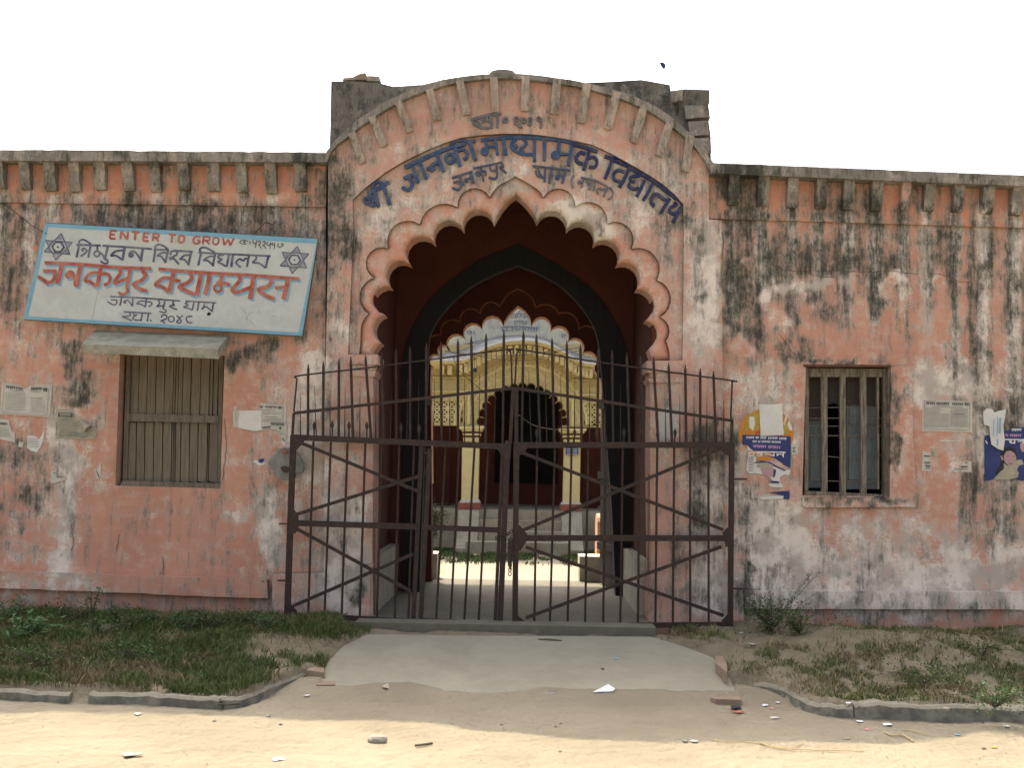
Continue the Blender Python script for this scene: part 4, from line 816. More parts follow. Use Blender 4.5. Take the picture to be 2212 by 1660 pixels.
for zs, T in [(X3, [(407,172),(483,232),(303,218),(372,350),(293,295),(465,312)]), (X3, [(1973,258),(2050,308),(1872,298),(1940,440),(1858,388),(2035,402)])]:
    top, rt, lt, bt, lb, rb = T
    sg([(zs, [(5, top, lb), (5, lb, rb), (5, rb, top), (5, bt, lt), (5, lt, rt), (5, rt, bt)])], NAVY, 'star_emblem', .0032)
    cx = sum(p[0] for p in T) / 6; cy = sum(p[1] for p in T) / 6
    def tri(p, q=.55): 
        v = (p[0]-cx, p[1]-cy); L_ = math.hypot(*v); u = (v[0]/L_, v[1]/L_); pr = (-u[1], u[0]); b = L_ * .52; ww = L_ * .27
        return ('f', (cx + u[0]*L_*.93, cy + u[1]*L_*.93), (cx + u[0]*b + pr[0]*ww, cy + u[1]*b + pr[1]*ww), (cx + u[0]*b - pr[0]*ww, cy + u[1]*b - pr[1]*ww))
    sg([(zs, [tri(p) for p in T])], simple('star_slate', (.16, .17, .24), (.35, .36, .38), 30), 'star_point', .0022)
    sg([(zs, [('f',) + tuple((cx + 47 * math.cos(math.pi * (i / 3 + .03)), cy + 42 * math.sin(math.pi * (i / 3 + .03))) for i in range(6))])], NAVY, 'star_centre', .0042)
    sg([(zs, [('o', cx + 17 * math.cos(i * math.pi / 3), cy + 15 * math.sin(i * math.pi / 3), 13, 0) for i in range(6)] + [('o', cx, cy, 22, 0)])], SIGNW, 'flower', .0056)
    sg([(zs, [('o', cx, cy, 7, 0)])], NAVY, 'flower_centre', .0094)
sg([(X2, [('f',(778,975),(822,988),(800,1022),(758,1015))])], BLACK, 'hole')
sg([(X2, [(3,(1200,900),(1240,960),(1270,1000)),(3,(1270,1080),(1300,1010),(1360,970)),(3,(1310,1080),(1350,1120),(1390,1165)),(4,(1270,1040),(1290,1080)),(3,(1430,950),(1440,990)),(3,(1600,1020),(1660,1040)),(2,(760,840),(775,900))]), (X1, [(3,(1110,900),(1050,1180),(1000,1450))])], INK, 'scratch')
# wires to the sign
for pts, r, lab in [([(10, 441, .06), (45, 468, -.02), (72, 490, -.08), (100, 505, -.19)], .005, 'thin dark wire from the frieze down to the left top of the signboard'), ([(545, 509, -.18), (560, 494, -.1), (574, 480, -.02), (590, 486, .05), (596, 478, .07)], .006, 'twisted wire stub above the right top of the signboard')]:
    tag(MB().tube([W(*p) for p in pts], r, 5).build('wire', TWIG), lab, 'wire')
# ------------------------------------------------------------------ gate
def src(x, y): return x * K, y * K
YG = -.16
def leaf(name, lab, hx):
    return thing(name, W(hx * K, 1335, YG), lab, 'gate')
GL = leaf('gate_leaf', 'left dark iron gate leaf with the wicket door and spear tipped bars', 775)
GR = leaf('gate_leaf', 'right dark iron gate leaf with crossed braces and spear tipped bars', 1971)
def gw(p, Y): return W(p[0] * K, p[1] * K, Y)
def flatbar(par, nm, a, b, wd, dy=0, th=.035, mat=IRON):
    return MB().bar(gw(a, YG + dy), gw(b, YG + dy), wd * K / 195, th).build(nm, mat, par)
def rod(par, nm, P, r, dy=0, mat=IRON, n=6): return MB().tube([gw(p, YG + dy) for p in P], r, n).build(nm, mat, par)
def tall(par, tx, ty, bx, by, r=.0145):
    a = gw((bx, by), YG + .012); b = gw((tx, ty + 16), YG + .012); c = gw((tx, ty), YG + .012)
    mb = MB().tube([a, b], r, 6, cap=True); mb.tube([b, c], r, 6, .003); return mb.build('spear_bar', IRON, par)
def spike(par, tx, ty, bx, by):
    m = ((tx * .5 + bx * .5), (ty + by) / 2)
    return MB().tube([gw((bx, by), YG + .03), gw(m, YG + .03), gw((tx, ty), YG + .03)], .008, 5, .002).build('spike', IRON, par)
def diamond(par, x, y, bx, by):
    a = gw((bx, by), YG + .02); h = 9
    P = [(x, y), (x + 5.2, y + 13), (x + 2, y + 26), (x - 2, y + 26), (x - 5.2, y + 13)]
    mb = MB(); f = [gw(p, YG + .012) for p in P]; b = [gw(p, YG + .028) for p in P]; n = 5
    mb.add(f + b, [tuple(range(n)), tuple(range(2*n-1, n-1, -1))] + [((i+1) % n, i, n+i, n+(i+1) % n) for i in range(n)])
    mb.tube([a, gw((x, y + 24), YG + .02)], .0085, 5); return mb.build('spear_tip', IRON, par)
def gusset(par, P):
    f = [gw(p, YG - .031) for p in P]; b = [gw(p, YG - .018) for p in P]; n = len(P)
    return MB().add(f + b, [tuple(range(n)), tuple(range(2*n-1, n-1, -1))] + [((i+1) % n, i, n+i, n+(i+1) % n) for i in range(n)]).build('gusset_plate', IRON, par)
# left leaf
flatbar(GL, 'stile', (792, 1176), (775, 1668), 15, 0, .045); flatbar(GL, 'stile', (1371, 1190), (1349, 1696), 15, .0, .045)
flatbar(GL, 'top_rail', (786, 1181), (1379, 1207), 15.5, -.004, .04); flatbar(GL, 'mid_rail', (800, 1413), (1125, 1423), 15, -.004, .04); flatbar(GL, 'bottom_rail', (768, 1661), (1356, 1690), 13, -.004, .04)
flatbar(GL, 'stile', (1138, 1198), (1116, 1672), 11, .01)
flatbar(GL, 'arched_rail', (794, 1116), (1386, 1048), 8, 0, .02); flatbar(GL, 'upper_stile', (793, 1115), (789, 1178), 6.5, .0, .02); flatbar(GL, 'upper_stile', (1385, 1048), (1377, 1200), 9, .0, .03)
rod(GL, 'top_rod', catmull([(793,1112),(799,1050),(802,1024),(812,1014),(1022,990),(1358,945),(1372,948),(1379,958),(1382,1042)], 3), .0095)
for a in [(832,982,831),(873,975,872),(915,969,914),(947,962,953),(987,958,1002),(1030,950,1036),(1069,941,1070),(1107,935,1107),(1151,926,1150),(1190,921,1192),(1236,914,1236),(1272,906,1278),(1312,899,1311),(1360,892,1357)]: tall(GL, a[0], a[1], a[2], 1183 + (a[2]-790) * .041)
for a in [(811,1060,811),(849,1044,854),(891,1051,891),(932,1045,930),(972,1030,971),(1015,1040,1014),(1058,1035,1053),(1100,1027,1098),(1131,1023,1128),(1173,1020,1170),(1214,1070,1214),(1254,1012,1254),(1294,1008,1294),(1338,1002,1334)]: spike(GL, a[0], a[1], a[2], 1183 + (a[0]-790) * .041)
for a in [(848,1136),(897,1134),(942,1136),(990,1137),(1032,1136),(1082,1140),(1131,1143)]: diamond(GL, a[0], a[1], a[0], 1185 + (a[0]-790) * .041)
for t, b in [(846,832),(893,876),(938,922),(986,971),(1031,1017),(1078,1065),(1118,1102)]: rod(GL, 'bar', [(t, 1190 + (t-790) * .041), (b, 1658 + (b-770) * .049)], .0125, .012)
for a, b in [((797,1190),(1131,1328)),((799,1390),(1131,1286)),((800,1428),(1110,1598)),((791,1637),(1116,1496))]: flatbar(GL, 'brace', a, b, 9, -.026 if a[1] < b[1] else -.016, .008)
for P in [[(790,1180),(822,1184),(822,1194),(800,1216),(788,1216)],[(780,1370),(792,1372),(806,1396),(806,1428),(798,1440),(778,1446)],[(772,1628),(782,1628),(802,1650),(800,1670),(768,1668)],[(1338,1208),(1380,1206),(1376,1250),(1366,1246)]]: gusset(GL, P)
wk = mo('wicket_door', [], [], IRON, GL)
def wb(nm, a, b, wd, dy, th=.03): return MB().bar(gw(a, YG + dy), gw(b, YG + dy), wd * K / 195, th).build(nm, IRON, wk)
wb('wicket_stile', (1160,1212), (1136,1668), 12, .004); wb('wicket_stile', (1357,1210), (1336,1690), 9, .006); wb('wicket_rail', (1140,1424), (1350,1432), 14, .0); wb('wicket_rail', (1134,1673), (1340,1683), 8, .0)
for t, b in [(1203,1177),(1240,1216),(1281,1253),(1318,1292)]: MB().tube([gw((t,1208), YG + .01), gw(((t+b)/2 + 1,1430), YG + .012), gw((b,1676), YG + .01)], .0125, 6).build('bar', IRON, wk)
MB().tube([gw((1144,1222), YG-.01), gw((1152,1226), YG-.03)], .012, 6).build('hinge', IRON, wk)
# right leaf
flatbar(GR, 'stile', (1394, 1196), (1390, 1702), 15, 0, .045); flatbar(GR, 'stile', (1975, 1200), (1971, 1696), 13, .0, .045)
flatbar(GR, 'top_rail', (1386, 1202), (1980, 1202), 15.5, -.004, .04); flatbar(GR, 'mid_rail', (1400, 1453), (1970, 1454), 15, -.004, .04); flatbar(GR, 'bottom_rail', (1384, 1692), (1978, 1687), 13, -.004, .04)
flatbar(GR, 'arched_rail', (1386, 1048), (1979, 1137), 8, 0, .02); flatbar(GR, 'upper_stile', (1976, 1137), (1974, 1198), 7, 0, .02); flatbar(GR, 'upper_stile', (1394, 1048), (1394, 1196), 10, 0, .03)
rod(GR, 'top_rod', catmull([(1390,1040),(1394,965),(1399,948),(1410,945),(1621,979),(1962,1026),(1973,1030),(1976,1040),(1972,1134)], 3), .0095)
for a in [(1413,892,1408),(1448,902,1458),(1490,911,1496),(1530,919,1534),(1567,929,1570),(1615,937,1612),(1652,944,1655),(1692,952,1699),(1729,960,1735),(1764,962,1777),(1805,979,1814),(1850,985,1852),(1890,993,1890),(1926,1001,1933)]: tall(GR, a[0], a[1], a[2], 1200)
for a in [(1427,1002,1434),(1472,1008,1476),(1513,1014,1517),(1552,1020,1550),(1592,1026,1591),(1635,1030,1634),(1675,1036,1675),(1717,1042,1717),(1795,1059,1797),(1835,1065,1835),(1873,1069,1873),(1908,1072,1908),(1954,1081,1953)]: spike(GR, a[0], a[1], a[2], 1198)
for a in [(1449,1155,1449),(1496,1155,1503),(1551,1155,1546),(1610,1155,1610),(1684,1154,1684),(1730,1155,1730),(1775,1160,1775),(1822,1155,1820)]: diamond(GR, a[0], a[1], a[2], 1200)
for t, b in [(1450,1442),(1498,1484),(1543,1532),(1588,1579),(1635,1628),(1681,1674),(1726,1722),(1774,1769),(1820,1816),(1863,1863),(1912,1913)]: rod(GR, 'bar', [(t, 1206), (b, 1688)], .0125, .012)
for a, b, q in [((1410,1223),(1952,1431),-.026),((1407,1434),(1952,1208),-.016),((1419,1478),(1953,1663),-.026),((1419,1669),(1947,1477),-.016)]: flatbar(GR, 'brace', a, b, 9, q, .008)
for P in [[(1386,1204),(1424,1208),(1418,1220),(1400,1232),(1386,1232)],[(1386,1420),(1402,1418),(1424,1444),(1422,1462),(1404,1488),(1386,1486)],[(1384,1662),(1400,1664),(1420,1682),(1420,1700),(1384,1702)],[(1936,1204),(1980,1200),(1978,1228),(1962,1230)],[(1950,1438),(1972,1416),(1978,1440),(1976,1478),(1958,1476)],[(1948,1676),(1964,1660),(1978,1660),(1978,1694),(1948,1692)]]: gusset(GR, P)
# lock chain
ch = thing('chain', gw((1386, 1500), YG - .05), 'dark iron chain hanging where the two gate leaves meet', 'chain')
me0 = None; pos = [(1340,1452,0),(1347,1449,0),(1355,1447,0),(1364,1444,0),(1372,1441,0),(1380,1437,0),(1385,1432,0)] + [(1382 - i * .4 + (i % 2), 1452 + i * 6.2, 0) for i in range(15)] + [(1374 + (i % 2), 1460 + i * 6.4, 0) for i in range(11)] + [(1376, 1550, 0)]
for i, (x, y, _) in enumerate(pos):
    c = gw((x, y), YG - .035 - .012 * (i % 2)); 
    if me0 is None:
        mb = MB(); P = [(.016 * math.cos(a) , 0, .024 * math.sin(a)) for a in [2 * math.pi * q / 10 for q in range(11)]]; mb.tube(P, .0058, 6, cap=False); me0 = bpy.data.meshes.new('link'); me0.from_pydata(mb.v, [], mb.f); me0.materials.append(IRON2)
    o = bpy.data.objects.new('link', me0); COL.objects.link(o); o.parent = ch; o.location = c - ch.location; o.rotation_euler = (0, (1.45 if i < 7 else 0), (.4 if i % 2 else 1.1))
# wall fixings of the gate
for x, y, lab in [(766, 1415, 'iron pin in the wall left of the gate at mid height'), (762, 1568, 'rusty hinge stub low on the wall left of the gate')]:
    a = gw((x - 12, y), -.02); b = gw((x + 18, y), YG); tag(MB().tube([Vector((a.x, .02, a.z)), a, b], .009, 6).build('gate_pin', IRON2), lab, 'hinge')
for x, y, lab in [(1995, 1294, 'iron hinge pin on the wall right of the gate near the torn blue poster'), (1998, 1590, 'chipped hinge fixing low on the wall right of the gate')]:
    a = gw((x + 20, y), -.02); b = gw((x - 20, y), YG); tag(MB().tube([Vector((a.x, .02, a.z)), a, b], .011, 6).build('gate_pin', IRON2), lab, 'hinge')
# raw cement patch round the upper left hinge
pc = zc([(985,1100),(1030,1050),(1140,1030),(1230,1030),(1300,1050),(1380,1100),(1440,1180),(1480,1300),(1520,1400),(1500,1490),(1420,1530),(1380,1500),(1340,1600),(1240,1650),(1120,1640),(1000,1560),(920,1430),(850,1320),(930,1200),(1000,1140)], 600, 1060, 6.915)
o = panel('cement_patch', pc, [], -.035, .02, PATCH, B, 4, .03)
for p in [[(1085,1100),(1160,1050),(1215,1110),(1150,1140)]]: MB().prism(zc(p, 600, 1060, 6.915), -.06, .0).build('broken_brick', BRICK, B)
MB().prism(zc([(1085,1400),(1140,1370),(1240,1400),(1250,1450),(1180,1500),(1110,1470)], 600, 1060, 6.915), -.057, -.03).build('hinge_hole', TWIG, B)
BRICKD = simple('dusty_brick', (.25, .19, .135), (.20, .14, .10), 10)
# ------------------------------------------------------------------ yellow courtyard building
YC = 9.5
T = thing('courtyard_building', W(1120, 1100, YC), 'yellow carved hall with curved white eave seen through the passage', 'building')
z7 = lambda P: zc(P, 1000, 760, 2.765); zn = lambda P: zc(P, 1050, 1180, 3.0743)
def pr(nm, P, Y0, Y1, mat, par=None, z=z7): return MB().prism(z(P), Y0, Y1).build(nm, mat, par or T)
cr = lambda a: (1135 + math.cos(a) * 296, 1075 - math.sin(a) * 278)
seq = []
NLB = 15
for i in range(NLB + 1):
    a = math.pi * (1 - i / NLB); x, y = cr(a); seq.append((x, y))
    if i < NLB:
        a2 = math.pi * (1 - (i + .5) / NLB); seq.append((1135 + math.cos(a2) * 296 * 1.17, 1075 - math.sin(a2) * 278 * 1.17))
archo = lobes(seq, 7)
wall = [(-250,470),(2050,470),(2050,1088),(1590,1088),(1431,1088)] + archo[::-1] + [(839,1084),(690,1076),(-250,1068)]
jl, jr = [(300,890),(688,892),(690,1066),(300,1062)], [(1588,912),(1900,915),(1900,1090),(1590,1084)]
jl = [(300,890),(688,892),(688,1060),(300,1056)]; jr = [(1588,912),(1900,915),(1900,1080),(1590,1078)]
panel('carved_wall', z7(wall), [z7(jl), z7(jr)], YC, YC + .35, YELD, T, 9, .012)
for q, (J, x0, x1, y0, y1) in enumerate([(jl, 300, 688, 892, 1060), (jr, 1588, 1900, 914, 1078)]):
    mb = MB(); s = 40 / 2.765
    def seg(ax, ay, bx, by, wd, Y): mb.bar(W(*z7([(ax, ay)])[0], Y), W(*z7([(bx, by)])[0], Y), wd, .04)
    x = x0
    k = 0
    while x <= x1 + 1:
        seg(x, y0, x, y1, .034, YC + .08); 
        y = y0
        while y < y1 - 5:
            xe = min(x + 56, x1); ye = min(y + 56, y1); seg(x, y, xe, ye, .028, YC + .085 + .001 * (k % 7)); seg(xe, y, x, ye, .028, YC + .09 + .001 * (k % 5)); y += 56; k += 1
        x += 56
    y = y0
    while y <= y1: seg(x0, y, x1, y, .034, YC + .078); y += 56
    mb.build('pierced_screen', YEL, T)
eu = [(-600,800),(-100,800),(40,808),(250,800),(330,765),(400,722),(500,665),(600,612),(700,578),(800,556),(920,538),(1050,528),(1170,534),(1280,550),(1390,580),(1500,622),(1600,680),(1700,742),(1780,790),(1850,822),(1930,845),(2000,852),(2200,858),(2800,870)]
st = [(-600,690),(-100,690),(80,635),(150,618),(250,598),(330,580),(400,565),(500,543),(600,522),(750,490),(880,480),(1000,476),(1150,484),(1300,500),(1400,530),(1500,580),(1600,612),(1700,640),(1780,665),(1850,690),(1930,725),(2000,755),(2200,800),(2800,810)]
def strip(nm, P0, Y0, P1, Y1, mat):
    a = [WN(x, y, Y0) for x, y in zr_(P0)]; b = [WN(x, y, Y1) for x, y in zr_(P1)]; n = len(a)
    return mo(nm, a + b, [(i, i+1, n+i+1, n+i) for i in range(n - 1)], mat, T)
YE = 8.95
strip('curved_roof', st, YC + .35, eu, YE, SLATE)
el = [(x, y + 24) for x, y in eu]; mb = MB()
f0 = [WN(x, y, YE - .0) for x, y in zr_(eu)]; f1 = [WN(x, y, YE) for x, y in zr_(el)]; n = len(f0); V = []
for a, b in zip(f0, f1): V += [tuple(a), tuple(b), (b[0], YE + .1, b[2]), (a[0], YE + .1, a[2])]
F = []
for i in range(n - 1):
    for q in range(4): F.append((4*i+q, 4*i+4+q, 4*i+4+(q+1) % 4, 4*i+(q+1) % 4))
mo('eave', V, F, WHI, T)
sof = [(x, y + 60) for x, y in eu]
a = [(p[0], YE + .08, p[2]) for p in f1]; b = [(p[0], YC + .0, p[2] - .12) for p in f1]; mo('eave_soffit', a + b, [(i, n+i, n+i+1, i+1) for i in range(n - 1)], YEL, T)
for i in range(2, 32):   # brackets under the eave
    t = i / 33 * (n - 1); k = int(t); p = f1[k] + (f1[k+1] - f1[k]) * (t - k)
    if p[0] < -3.2 or p[0] > 3.6: continue
    MB().box((p[0] - .045, YE + .22, p[2] - .24), (p[0] + .045, YC + .02, p[2] - .06)).build('bracket', YEL, T)
pw = [(x, y) for x, y in st]
panel('parapet', z7([(-250, -60), (2100, -60)]) + zr_(pw[-2:0:-1]), [], YC + .36, YC + .6, CREAM, T, 14, .01)
# arched and dentilled mouldings
for k, (rr, r_) in enumerate(((1.62, .03), (1.72, .018), (1.4, .015))):
    P = [W(*z7([(1135 + math.cos(math.pi * i / 30) * 296 * rr, 1075 - math.sin(math.pi * i / 30) * 278 * (rr if k < 2 else 1.36))])[0], YC - .0) for i in range(31)]
    MB().tube(P, r_, 5).build('arch_moulding', YEL, T)
for i in range(11):
    a = math.pi * (i + .5) / 11; c = W(*z7([(1135 + math.cos(a) * 296 * 1.33, 1075 - math.sin(a) * 278 * 1.32)])[0], YC)
    MB().tube([c + Vector((.11 * math.cos(t), 0, .11 * math.sin(t))) for t in [a - 1.9 + q * .38 for q in range(11)]], .012, 4).build('foil_moulding', YEL, T)
for i in range(40):
    a = math.pi * (i + .5) / 40; c = W(*z7([(1135 + math.cos(a) * 296 * 1.67, 1075 - math.sin(a) * 278 * 1.67)])[0], YC)
    if c.z > 1.9: MB().box((c.x - .02, YC - .035, c.z - .035), (c.x + .02, YC + .01, c.z + .035)).build('dentil', YEL, T)
for x0, x1, y in ((425, 760, 735), (1540, 1740, 755)):
    q = z7([(x0, y), (x1, y)]); pr('frieze_moulding', [(x0 - 40, y - 22), (x1, y - 20), (x1, y - 12), (x0 - 40, y - 14)], YC - .06, YC + .02, YEL)
    n_ = int((x1 - x0) / 14)
    for i in range(n_):
        x = x0 + 14 * i; pr('dentil', [(x, y - 10), (x + 7, y - 10), (x + 7, y + 12), (x, y + 12)], YC - .045, YC + .01, YEL)
pr('string_course', [(380,812),(720,818),(720,828),(380,822)], YC - .05, YC + .02, YEL); pr('string_course', [(1570,840),(1760,843),(1760,855),(1570,852)], YC - .05, YC + .02, YEL)
pr('jamb_strip', [(724,830),(742,830),(742,1070),(724,1070)], YC - .04, YC + .02, YEL); pr('jamb_strip', [(1500,840),(1518,840),(1518,1084),(1500,1084)], YC - .04, YC + .02, YEL)
# pillars
for nm, P in (('left', [(658,847,1080),(675,835,1100),(686,822,1135),(690,812,1165)]), ('right', [(1408,1614,1098),(1422,1600,1118),(1436,1584,1150),(1444,1572,1180)])):
    g = mo('pillar', [], [], YEL, T); s = 0 if nm == 'left' else 1
    yb = [1100, 1120, 1150, 1195] if not s else [1118, 1135, 1165, 1210]
    for (x0, x1, y), y2, e in zip(P, yb, (.14, .10, .06, .02)): MB().prism(z7([(x0, y), (x1, y), (x1 - 4, y2), (x0 + 4, y2)]), YC - e, YC + .42).build('capital', YEL, g)
    if not s:
        MB().prism(zn([(607, 40), (748, 40), (738, 520), (600, 520)]), YC + .02, YC + .38).build('shaft', YEL, g)
        MB().prism(zn([(598, 519), (740, 519), (757, 548), (580, 548)]), YC, YC + .4).build('base_chamfer', WHI, g); MB().prism(zn([(574, 548), (758, 548), (758, 600), (572, 600)]), YC - .03, YC + .43).build('base', PBAND, g)
    else:
        MB().prism(zn([(1455, 45), (1590, 45), (1582, 540), (1444, 540)]), YC + .02, YC + .38).build('shaft', YEL, g)
        MB().prism(zn([(1444, 539), (1582, 539), (1598, 562), (1426, 562)]), YC, YC + .4).build('base_chamfer', WHI, g); MB().prism(zn([(1421, 562), (1600, 562), (1600, 618), (1421, 618)]), YC - .03, YC + .43).build('base', PBAND, g)
for x0, x1 in ((-250, 100), (1900, 2100)): pass
zp = W(*zn([(900, 608)])[0], YC - .1).z
MB().box((-6, YC - .1, -.1), (7, YC + 4, zp)).build('plinth', PSTONE, T)
for i, (a, b, e) in enumerate(((745, 1432, .38), (745, 1440, .72), (640, 1500, 1.06))):
    l = W(*zn([(a, 700)])[0], YC - e).x; r = W(*zn([(b, 700)])[0], YC - e).x; h = zp * (1 - (i + 1) / 4)
    MB().box((l, YC - e, -.05), (r, YC - .1 - .0 if i == 0 else YC - e + .36, h)).build('step', PSTONE, T)
for x0, x1, sg_ in ((575, 745, 1), (1432, 1600, -1)):
    l = W(*zn([(x0, 700)])[0], YC - .3).x; r = W(*zn([(x1, 700)])[0], YC - .3).x; V = []; P = [(YC - .08, zp - .01)] + [(YC - .25 - .8 * (q / 6), (zp - .02) * (1 - math.sin(q / 6 * math.pi / 2) * .92)) for q in range(7)] + [(YC - 1.05, -.05), (YC - .08, -.05)]
    for x in (l, r): V += [(x, y, z) for y, z in P]
    k = len(P); mo('step_cheek', V, [tuple(range(k)), tuple(range(2*k-1, k-1, -1))] + [((i+1) % k, i, k+i, k+(i+1) % k) for i in range(k)], PSTONE, T)
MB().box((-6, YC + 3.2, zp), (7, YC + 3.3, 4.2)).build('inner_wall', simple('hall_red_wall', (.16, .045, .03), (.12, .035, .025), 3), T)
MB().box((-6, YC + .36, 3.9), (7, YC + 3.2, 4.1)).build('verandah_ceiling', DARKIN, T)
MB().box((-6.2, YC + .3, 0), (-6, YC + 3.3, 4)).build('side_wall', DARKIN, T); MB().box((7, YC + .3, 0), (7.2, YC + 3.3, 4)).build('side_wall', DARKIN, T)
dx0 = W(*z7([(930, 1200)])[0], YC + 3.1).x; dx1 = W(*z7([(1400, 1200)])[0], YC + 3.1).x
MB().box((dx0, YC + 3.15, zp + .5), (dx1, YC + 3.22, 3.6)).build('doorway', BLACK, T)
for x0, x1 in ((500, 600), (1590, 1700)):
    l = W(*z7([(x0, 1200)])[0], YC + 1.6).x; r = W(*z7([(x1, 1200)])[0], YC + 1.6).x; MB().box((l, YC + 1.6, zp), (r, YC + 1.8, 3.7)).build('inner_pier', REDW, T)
# painted text on the parapet (hand lettered, partly illegible)
PP = planeY(YC + .345)
def lt(strk): 
    mb = MB()
    for a in strk: stroke(mb, zr_(a[1:]), a[0] / 5.027 * K, PP, .004, 0, len(a) > 3)
    mb.build('painted_lettering', PBLUE, T)
lt([(9,(880,205),(950,190),(1100,185)),(9,(900,205),(905,240),(930,235),(930,200)),(9,(965,200),(955,240),(985,225),(970,215)),(9,(1000,160),(990,230)),(9,(1010,180),(1035,200),(1020,235)),(9,(1050,190),(1048,235)),(8,(1015,170),(1010,150),(1040,160)),(9,(1070,200),(1100,215),(1085,240),(1065,225)),(9,(1110,190),(1125,245))])
lt([(9,(935,290),(1030,285),(1125,300)),(9,(945,295),(960,330),(935,330)),(9,(985,292),(980,335)),(9,(1005,295),(1030,310),(1010,330)),(9,(1055,295),(1050,335)),(9,(1075,300),(1070,330),(1100,325)),(9,(1112,300),(1108,335))])
lt([(11,(765,370),(1000,360),(1280,380)),(10,(775,375),(800,400),(780,420),(830,420)),(10,(850,370),(845,410),(880,425)),(10,(905,368),(930,390),(900,410),(930,425)),(10,(960,368),(955,415)),(10,(985,370),(980,410),(1010,400)),(10,(1025,368),(1020,415)),(10,(1050,368),(1075,390),(1050,410)),(10,(1095,372),(1092,418)),(10,(1120,375),(1150,395),(1120,415)),(10,(1175,378),(1170,425)),(10,(1200,380),(1225,400),(1200,425)),(10,(1250,382),(1245,435))])
lt([(8,(310,425),(345,420),(345,450),(315,460),(310,425)),(9,(365,420),(360,460),(355,430)),(9,(385,425),(400,430),(398,468))])
lt([(8,(1590,470),(1650,478)),(8,(1600,475),(1590,500),(1620,505)),(8,(1635,480),(1625,520))])
pl = MB().prism(z7([(1458, 1240), (1552, 1240), (1552, 1294), (1458, 1294)]), YC - .02, YC + .015).build('plate', BLUEP, None)
tag(pl, 'small blue enamel notice plate on the right yellow pillar', 'sign')
for y in (1250, 1262, 1274, 1285): MB().prism(z7([(1466, y), (1544, y + 1), (1544, y + 5), (1466, y + 4)]), YC - .024, YC - .021).build('text_line', WLIT, pl)
for p in MB, : pass
def wire(P, r, lab, nm='wire', mat=TWIG): return tag(MB().tube(catmull([tuple(WN(*p)) for p in P], 5), r, 4).build(nm, mat), lab, 'wire')
y1 = lambda a, b: zr_([(a, b)])[0]
wire([(*y1(0,690), 7), (*y1(300,735), 7), (*y1(700,755), 7), (*y1(1100,740), 7), (*y1(1500,690), 7), (*y1(1890,640), 7)], .008, 'thin cable sagging across the courtyard below the white eave')
wire([(*y1(100,720), 7.4), (*y1(430,760), 7.4), (*y1(900,820), 7.4), (*y1(1300,800), 7.4), (*y1(1880,670), 7.4)], .006, 'second thinner cable crossing the courtyard lower down')
wire([(*y1(120,780), 8.3), (*y1(200,960), 8.3), (*y1(340,1090), 8.3), (*y1(470,1200), 8.3), (*y1(620,1330), 8.3)], .007, 'dark wire hanging diagonally at the left of the carved arch')
wire([(*y1(400,740), 8.6), (*y1(405,860), 8.6), (*y1(412,930), 8.6)], .006, 'short flex holding the bulb under the eave')
tag(MB().tube([WN(*y1(412,925), 8.6), WN(*y1(412,945), 8.6), WN(*y1(412,965), 8.6), WN(*y1(412,978), 8.6)], .03, 8, .045).build('bulb_holder', DARKL), 'dark bulb holder dangling under the left of the eave', 'lamp')
wire([(1250, 1130/1.2495*0+900, 6), (1320, 935, 6), (1400*K+190, 960, 6), (1450, 985, 6)][:0] or [(1118, 895, 6.5), (1150, 918, 6.5), (1185, 927, 6.5), (1225, 930, 6.5)], .007, 'thin cable in front of the dark arch between the pillars')
# ------------------------------------------------------------------ paper on the walls
def sheet(nm, P, zf, lab, cat, mat=PAPER, Y=YW, off=.008, curl=0, holes=None):
    pts = zf(P); o = panel(nm, pts, [], Y - off, Y - off + .003, mat, None, 5, .0025 + curl); return tag(o, lab, cat)
def pbars(par, bars, zf, sc, mat=INK, Y=YW, off=.013, nm='print'):
    mb = MB(); pl = planeY(Y - off)
    for a in bars: stroke(mb, zf(a[1:]), a[0] / sc * K, pl, .0, 0, False)
    mb.build(nm, mat, par)
def squig(x0, y0, x1, y1, n, h, r=random):  # a bold illegible headline as small strokes
    o = [(h * .28, (x0, y0 - h * .35), (x1, y1 - h * .35))]
    for i in range(n):
        x = x0 + (x1 - x0) * (i + .5) / n; y = y0 + (y1 - y0) * (i + .5) / n
        o.append((h * .26, (x, y - h * .35), (x + r.uniform(-.1, .1) * h, y + h * .45)))
        if r.random() < .7: o.append((h * .24, (x - h * .35, y + r.uniform(-.1, .3) * h), (x, y + r.uniform(0, .4) * h)))
    return o
zp1 = lambda P: zc(P, 0, 1010, 5.725); S1 = 5.725
o = sheet('notice', [(30,125),(200,150),(330,180),(400,235),(450,180),(600,165),(805,170),(790,420),(768,668),(400,640),(0,620),(10,400)], zp1, 'yellowed printed notice torn at its top centre near the left picture edge', 'notice')
pbars(o, [(6,(65,150),(50,380),(35,595)),(6,(35,595),(400,620),(725,640)),(6,(750,215),(740,430),(722,640)),(4,(65,150),(330,190)),(4,(475,195),(740,190))] + [(5,(80+r_*0,290+k*26),(400,300+k*26)) for k in range(11) for r_ in (0,)] + [(5,(470,400+k*27),(705,405+k*27)) for k in range(8)] + [(9,(470,370),(660,375)),(8,(160,255),(370,268)),(8,(470,268),(620,278))], zp1, S1)
pbars(o, squig(90,200,360,235,9,46) + squig(480,232,650,232,7,46) + squig(670,240,735,250,3,60), zp1, S1, INKD)
o = sheet('notice', [(885,540),(1000,545),(1110,570),(1180,715),(1215,690),(1290,840),(1420,800),(1490,830),(1495,940),(1470,1010),(1200,1005),(865,995),(885,900)], zp1, 'dark headed notice with its torn corner rolled forward', 'notice', PAPERY, curl=.001)
